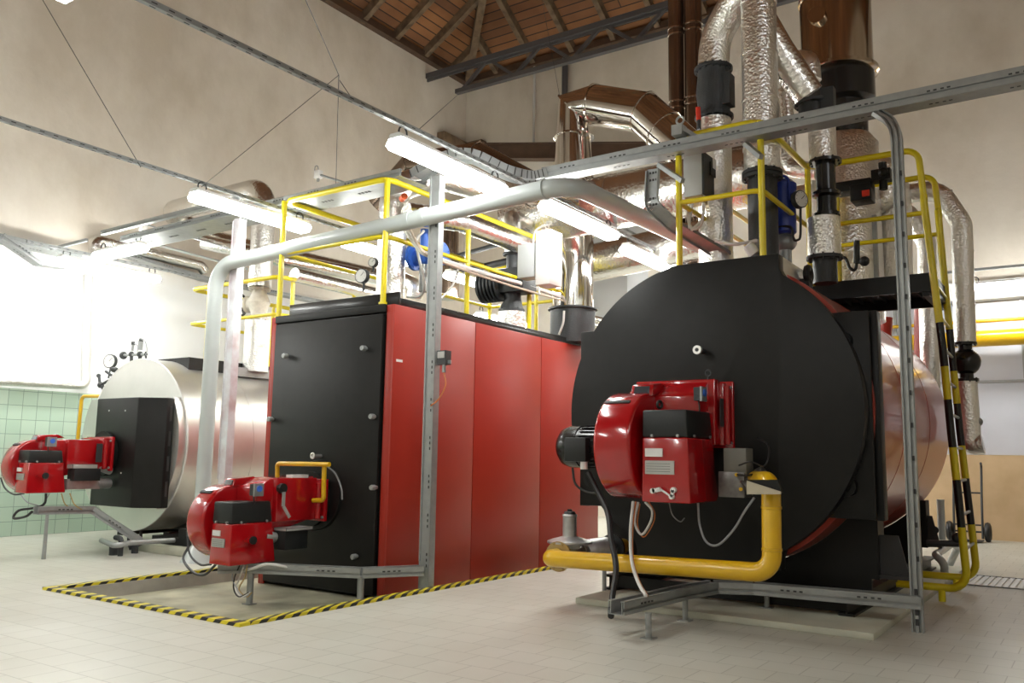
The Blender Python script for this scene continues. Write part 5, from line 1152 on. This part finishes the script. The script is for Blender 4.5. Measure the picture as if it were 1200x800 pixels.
# cable bundle on railing
cable([P(475, 268, Y=6.5), P(490, 290, Y=6.3), P(505, 300, Y=6.35), P(560, 318, X=-5.62), P(620, 335, X=-5.62), P(684, 357, X=-5.62)], .026, 'cabw', 'thick cable bundle slanting along the yellow railing of the red cabinet')
cable([P(478, 262, Y=6.4), P(489, 285, Y=6.28), P(508, 302, Y=6.3), P(560, 322, X=-5.58), P(620, 341, X=-5.58), P(686, 359, X=-5.58)], .014, mat('beige_cable', (.50, .40, .31), .5), 'beige cable strapped under the bundle on the red cabinet railing')
cable([P(538, 313, X=-5.62), P(530, 335, X=-5.62), P(512, 354, Y=6.6)], .012, 'cabw', 'white cable dropping from the bundle behind the strut post')
cable([P(497, 270, Y=6.4), P(488, 285, Y=6.35), P(497, 330, Y=6.5), P(493, 346, Y=6.6), P(477, 348, Y=6.6)], .014, 'cabw', 'white cable curling round the strut post over the cabinet')
cable([P(632, 345, X=-5.5), P(625, 283, X=-5.55), P(635, 265, X=-5.5), P(665, 264, X=-5.4), P(682, 275, X=-5.4)], .012, 'cabw', 'white cable arching over the white control box')
cable([P(661, 364, Y=9.2), P(660, 378, Y=9.2), P(655, 392, Y=9.2)], .014, 'cabw', 'white cable beside the dark flue stub')
# pipe group between (dark pipes)
for k, (a_, c_, r_, m_, lab) in enumerate((((535, 300), (600, 282), .035, 'iron', 'dark pipe slanting behind the yellow posts, upper of two'), ((535, 320), (620, 300), .05, 'iron', 'dark pipe slanting behind the yellow posts, lower of two'), ((540, 262), (590, 262), .04, 'chrome', 'thin shiny pipe above the dark slanting pipes'))):
    jpipe('heating_pipe', [P(*a_, Y=9.8), P(*c_, Y=9.8)], r_, m_, lab)
jpipe('flue_stack', [P(525, 350, Y=10.2), P(525, 262, Y=10.2)], .17, 'brownst', 'short brown metal flue behind the strut post and blue valve', seg=24)
jpipe('foil_pipe', [P(485, 350, Y=7.6), P(487, 335, Y=7.6), P(470, 327, Y=7.6)], .09, 'foil', 'small foil elbow at the foot of the blue valve', bend=.1)
# silver boiler riser
by_ = 7.85; bx_ = P(300, 415, Y=by_).x; rb = .155
t_ = thing('foil_riser', 'silver riser on the silver boiler turning over along the left wall', 'pipe', (bx_, by_, 2.35))
ztp = P(307, 222, Y=by_).z
zv0, zv1 = P(302, 337, Y=by_).z, P(302, 376, Y=by_).z
xl_ = P(192, 258, Y=by_).x; zl_ = P(185, 255, Y=by_).z
b = MB(); b.sweep([(bx_, by_, zv0), (bx_, by_, ztp-.55)], rb+.005, 28); b.build('wrapped_riser', 'foil', t_)
b = MB(); b.sweep(fillet([(bx_, by_, ztp-.56), (bx_, by_, ztp+.02), (xl_, by_, zl_+.06), (xl_+.1, by_+.9, zl_-.20), (xl_+.9, by_+4.2, zl_-.35)], .30, 7), rb, 28); b.build('silver_run', 'foil_s', t_)
b = MB(); b.sweep([(bx_, by_, 2.3), (bx_, by_, zv1)], rb+.02, 28); b.build('wrapped_foot', 'foil', t_)
t_ = thing('globe_valve', 'cream globe valve with a black handwheel on the silver boiler riser', 'valve', (bx_, by_, zv1))
b = MB(); zc_ = (zv0+zv1)/2; b.flange((bx_, by_, zv0-.03), (0, 0, 1), .15, .03, 8); b.flange((bx_, by_, zv1+.03), (0, 0, 1), .15, .03, 8); b.lathe((bx_, by_, zv1+.04), (0, 0, 1), [(0, .11), (.06, .10), ((zv0-zv1)*.45, .16), ((zv0-zv1)*.75, .10), (zv0-zv1-.08, .10)], 24); b.lathe((bx_, by_, zc_), (-1, -.3, 0), [(0, .1), (.15, .10), (.17, .12), (.19, .12), (.2, .04), (.32, .03)], 20); b.build('body', 'cream', t_)
b = MB(); q = V((bx_, by_, zc_))+V((-1, -.3, 0)).normalized()*.30; b.torus(q, (-1, -.3, 0), .15, .018, seg=28)
for k in range(3):
    a = math.pi*k/3; e = V((0, math.cos(a), math.sin(a))); b.bar(q-e*.14, q+e*.14, .02, .02, (1, 0, 0))
b.build('handwheel', 'black_gl', t_)
# further silver pipes over the silver boiler
jpipe('foil_pipe', [P(238, 283, X=-11.6), P(330, 304, X=-10.6), P(420, 322, X=-10.2)], .12, 'foil_s', 'silver pipe running back behind the white post at ceiling level', seg=24)
jpipe('foil_pipe', [P(345, 322, X=-8.8), P(440, 345, X=-8.8)], .10, 'foil_s', 'silver pipe running back behind the yellow corner posts', seg=24)
jpipe('grey_conduit', [P(150, 277, X=-11.0), P(215, 295, X=-11.0), P(290, 315, X=-11.0)], .02, 'grey', 'thin conduit crossing under the silver elbow near the left wall')
# wall sensor arms
t_ = thing('gas_detector', 'small white gas detector on a thin arm before the left wall, beside the wide tray', 'detector', P(373, 205, Y=8.0))
q = P(373, 205, Y=8.0); b = MB(); b.box((q.x-.05, 7.96, q.z-.05), (q.x+.05, 8.04, q.z+.06)); b.build('case', 'white', t_, bevel=.005)
b = MB(); b.cyl(q+V((0, 0, -.09)), q+V((0, 0, -.04)), .02, seg=10); b.cyl(q+V((.05, 0, -.01)), P(432, 223, Y=8.0), .016, seg=8); b.build('arm', 'galv', t_)
b = MB(); b.sweep(spline([q+V((0, 0, .06)), q+V((-.02, 0, .13)), q+V((-.07, 0, .13)), q+V((-.08, 0, .03))]), .006, 6); b.build('lead', 'cabg', t_)
t_ = thing('gas_detector', 'small gas detector hung under the left elbow of the silver pipe', 'detector', P(168, 266, Y=7.0))
q = P(168, 266, Y=7.0); b = MB(); b.box((q.x-.05, 6.96, q.z-.05), (q.x+.05, 7.04, q.z+.06)); b.build('case', 'white', t_, bevel=.005)
b = MB(); b.cyl(q+V((0, 0, -.08)), q+V((0, 0, -.04)), .02, seg=10); b.cyl(q+V((.05, 0, .03)), P(300, 300, Y=7.0), .012, seg=8); b.build('arm', 'galv', t_)
# grey control box at the left end of the upper railing
t_ = thing('control_cabinet', 'grey control cabinet with a dark door hung by the yellow railing under the long tray', 'cabinet', P(823, 230, Y=7.55))
a_, c_ = P(801, 231, Y=7.55), P(823, 178, Y=7.55)
b = MB(); b.box((a_.x, 7.55, a_.z), (c_.x, 7.75, c_.z)); b.build('case', 'greybox', t_, bevel=.004)
b = MB(); b.box((c_.x, 7.53, a_.z-.0), (c_.x+.02, 8.0, c_.z)); b.m = 1; b.box((c_.x+.02, 7.68, a_.z+.22), (c_.x+.035, 7.9, c_.z-.06)); b.m = 2; b.box((c_.x+.036, 7.72, a_.z+.3), (c_.x+.04, 7.8, a_.z+.4)); b.build('door', ['iron', 'plastic', 'sticker'], t_)
b = MB(); b.box((a_.x+.01, 7.57, a_.z-.06), (c_.x-.02, 7.72, a_.z)); b.build('gland_plate', 'brass', t_)
for k, (lst, lab) in enumerate(((((808, 236), (806, 255), (812, 268), (822, 262), (825, 240)), 'left cable loop under the grey control cabinet'), (((812, 236), (808, 258), (808, 268)), 'straight cable under the grey control cabinet'), (((824, 238), (823, 256), (810, 270)), 'right cable loop under the grey control cabinet'))):
    cable([P(x, y, Y=7.45) for x, y in lst], .014, 'cabw', lab)
cable([P(838, 282, Y=7.4), P(860, 286, Y=7.4), P(887, 282, Y=7.5)], .015, 'cabw', 'pale cable lying on the round boiler top behind the yellow posts')
b = MB(); b.lathe(P(884, 297, Y=7.2), (-.3, -.2, .5), [(0, .05), (.09, .05), (.1, .03)], 16); one('cable_end', b, 'cabw', 'pale plastic cap on the edge of the round boiler top', 'cap')
b = MB(); b.torus(P(797, 141, Y=7.0), (0, 1, 0), .035, .01, seg=18); b.box((P(795, 158, Y=7.0).x-.06, 6.98, P(795, 158, Y=7.0).z), (P(795, 158, Y=7.0).x+.04, 7.1, P(795, 146, Y=7.0).z)); one('rail_clamp', b, 'galv', 'metal clamp with a ring on the left end of the upper yellow rail', 'clamp')
# vertical yellow mains behind
b = MB(); b.box((P(692, 262, Y=12.5).x, 12.5, 3.4), (P(735, 262, Y=12.5).x, 13.3, 5.2)); one('vent_box', b, 'greybox', 'grey sheet metal vent box on the back wall below the foil duct', 'duct', bevel=.01)
slotrail('strut_rail', P(700, 250, Y=12), P(800, 305, Y=12), 'dark strut slanting before the back wall left of the round boiler')
# small grey duct outlets low, right of the stub
for k in range(3): jpipe('heating_pipe', [P(690, 372+k*6, Y=11), P(712, 377+k*7, Y=11)], .05, 'foil_s', ('upper', 'middle', 'lower')[k]+' of three silver pipes right of the dark flue stub')
# ================================================================== WORLD
w = bpy.data.worlds.new('world'); bpy.context.scene.world = w; w.use_nodes = True
w.node_tree.nodes['Background'].inputs['Color'].default_value = (.9, .95, 1, 1); w.node_tree.nodes['Background'].inputs['Strength'].default_value = .3
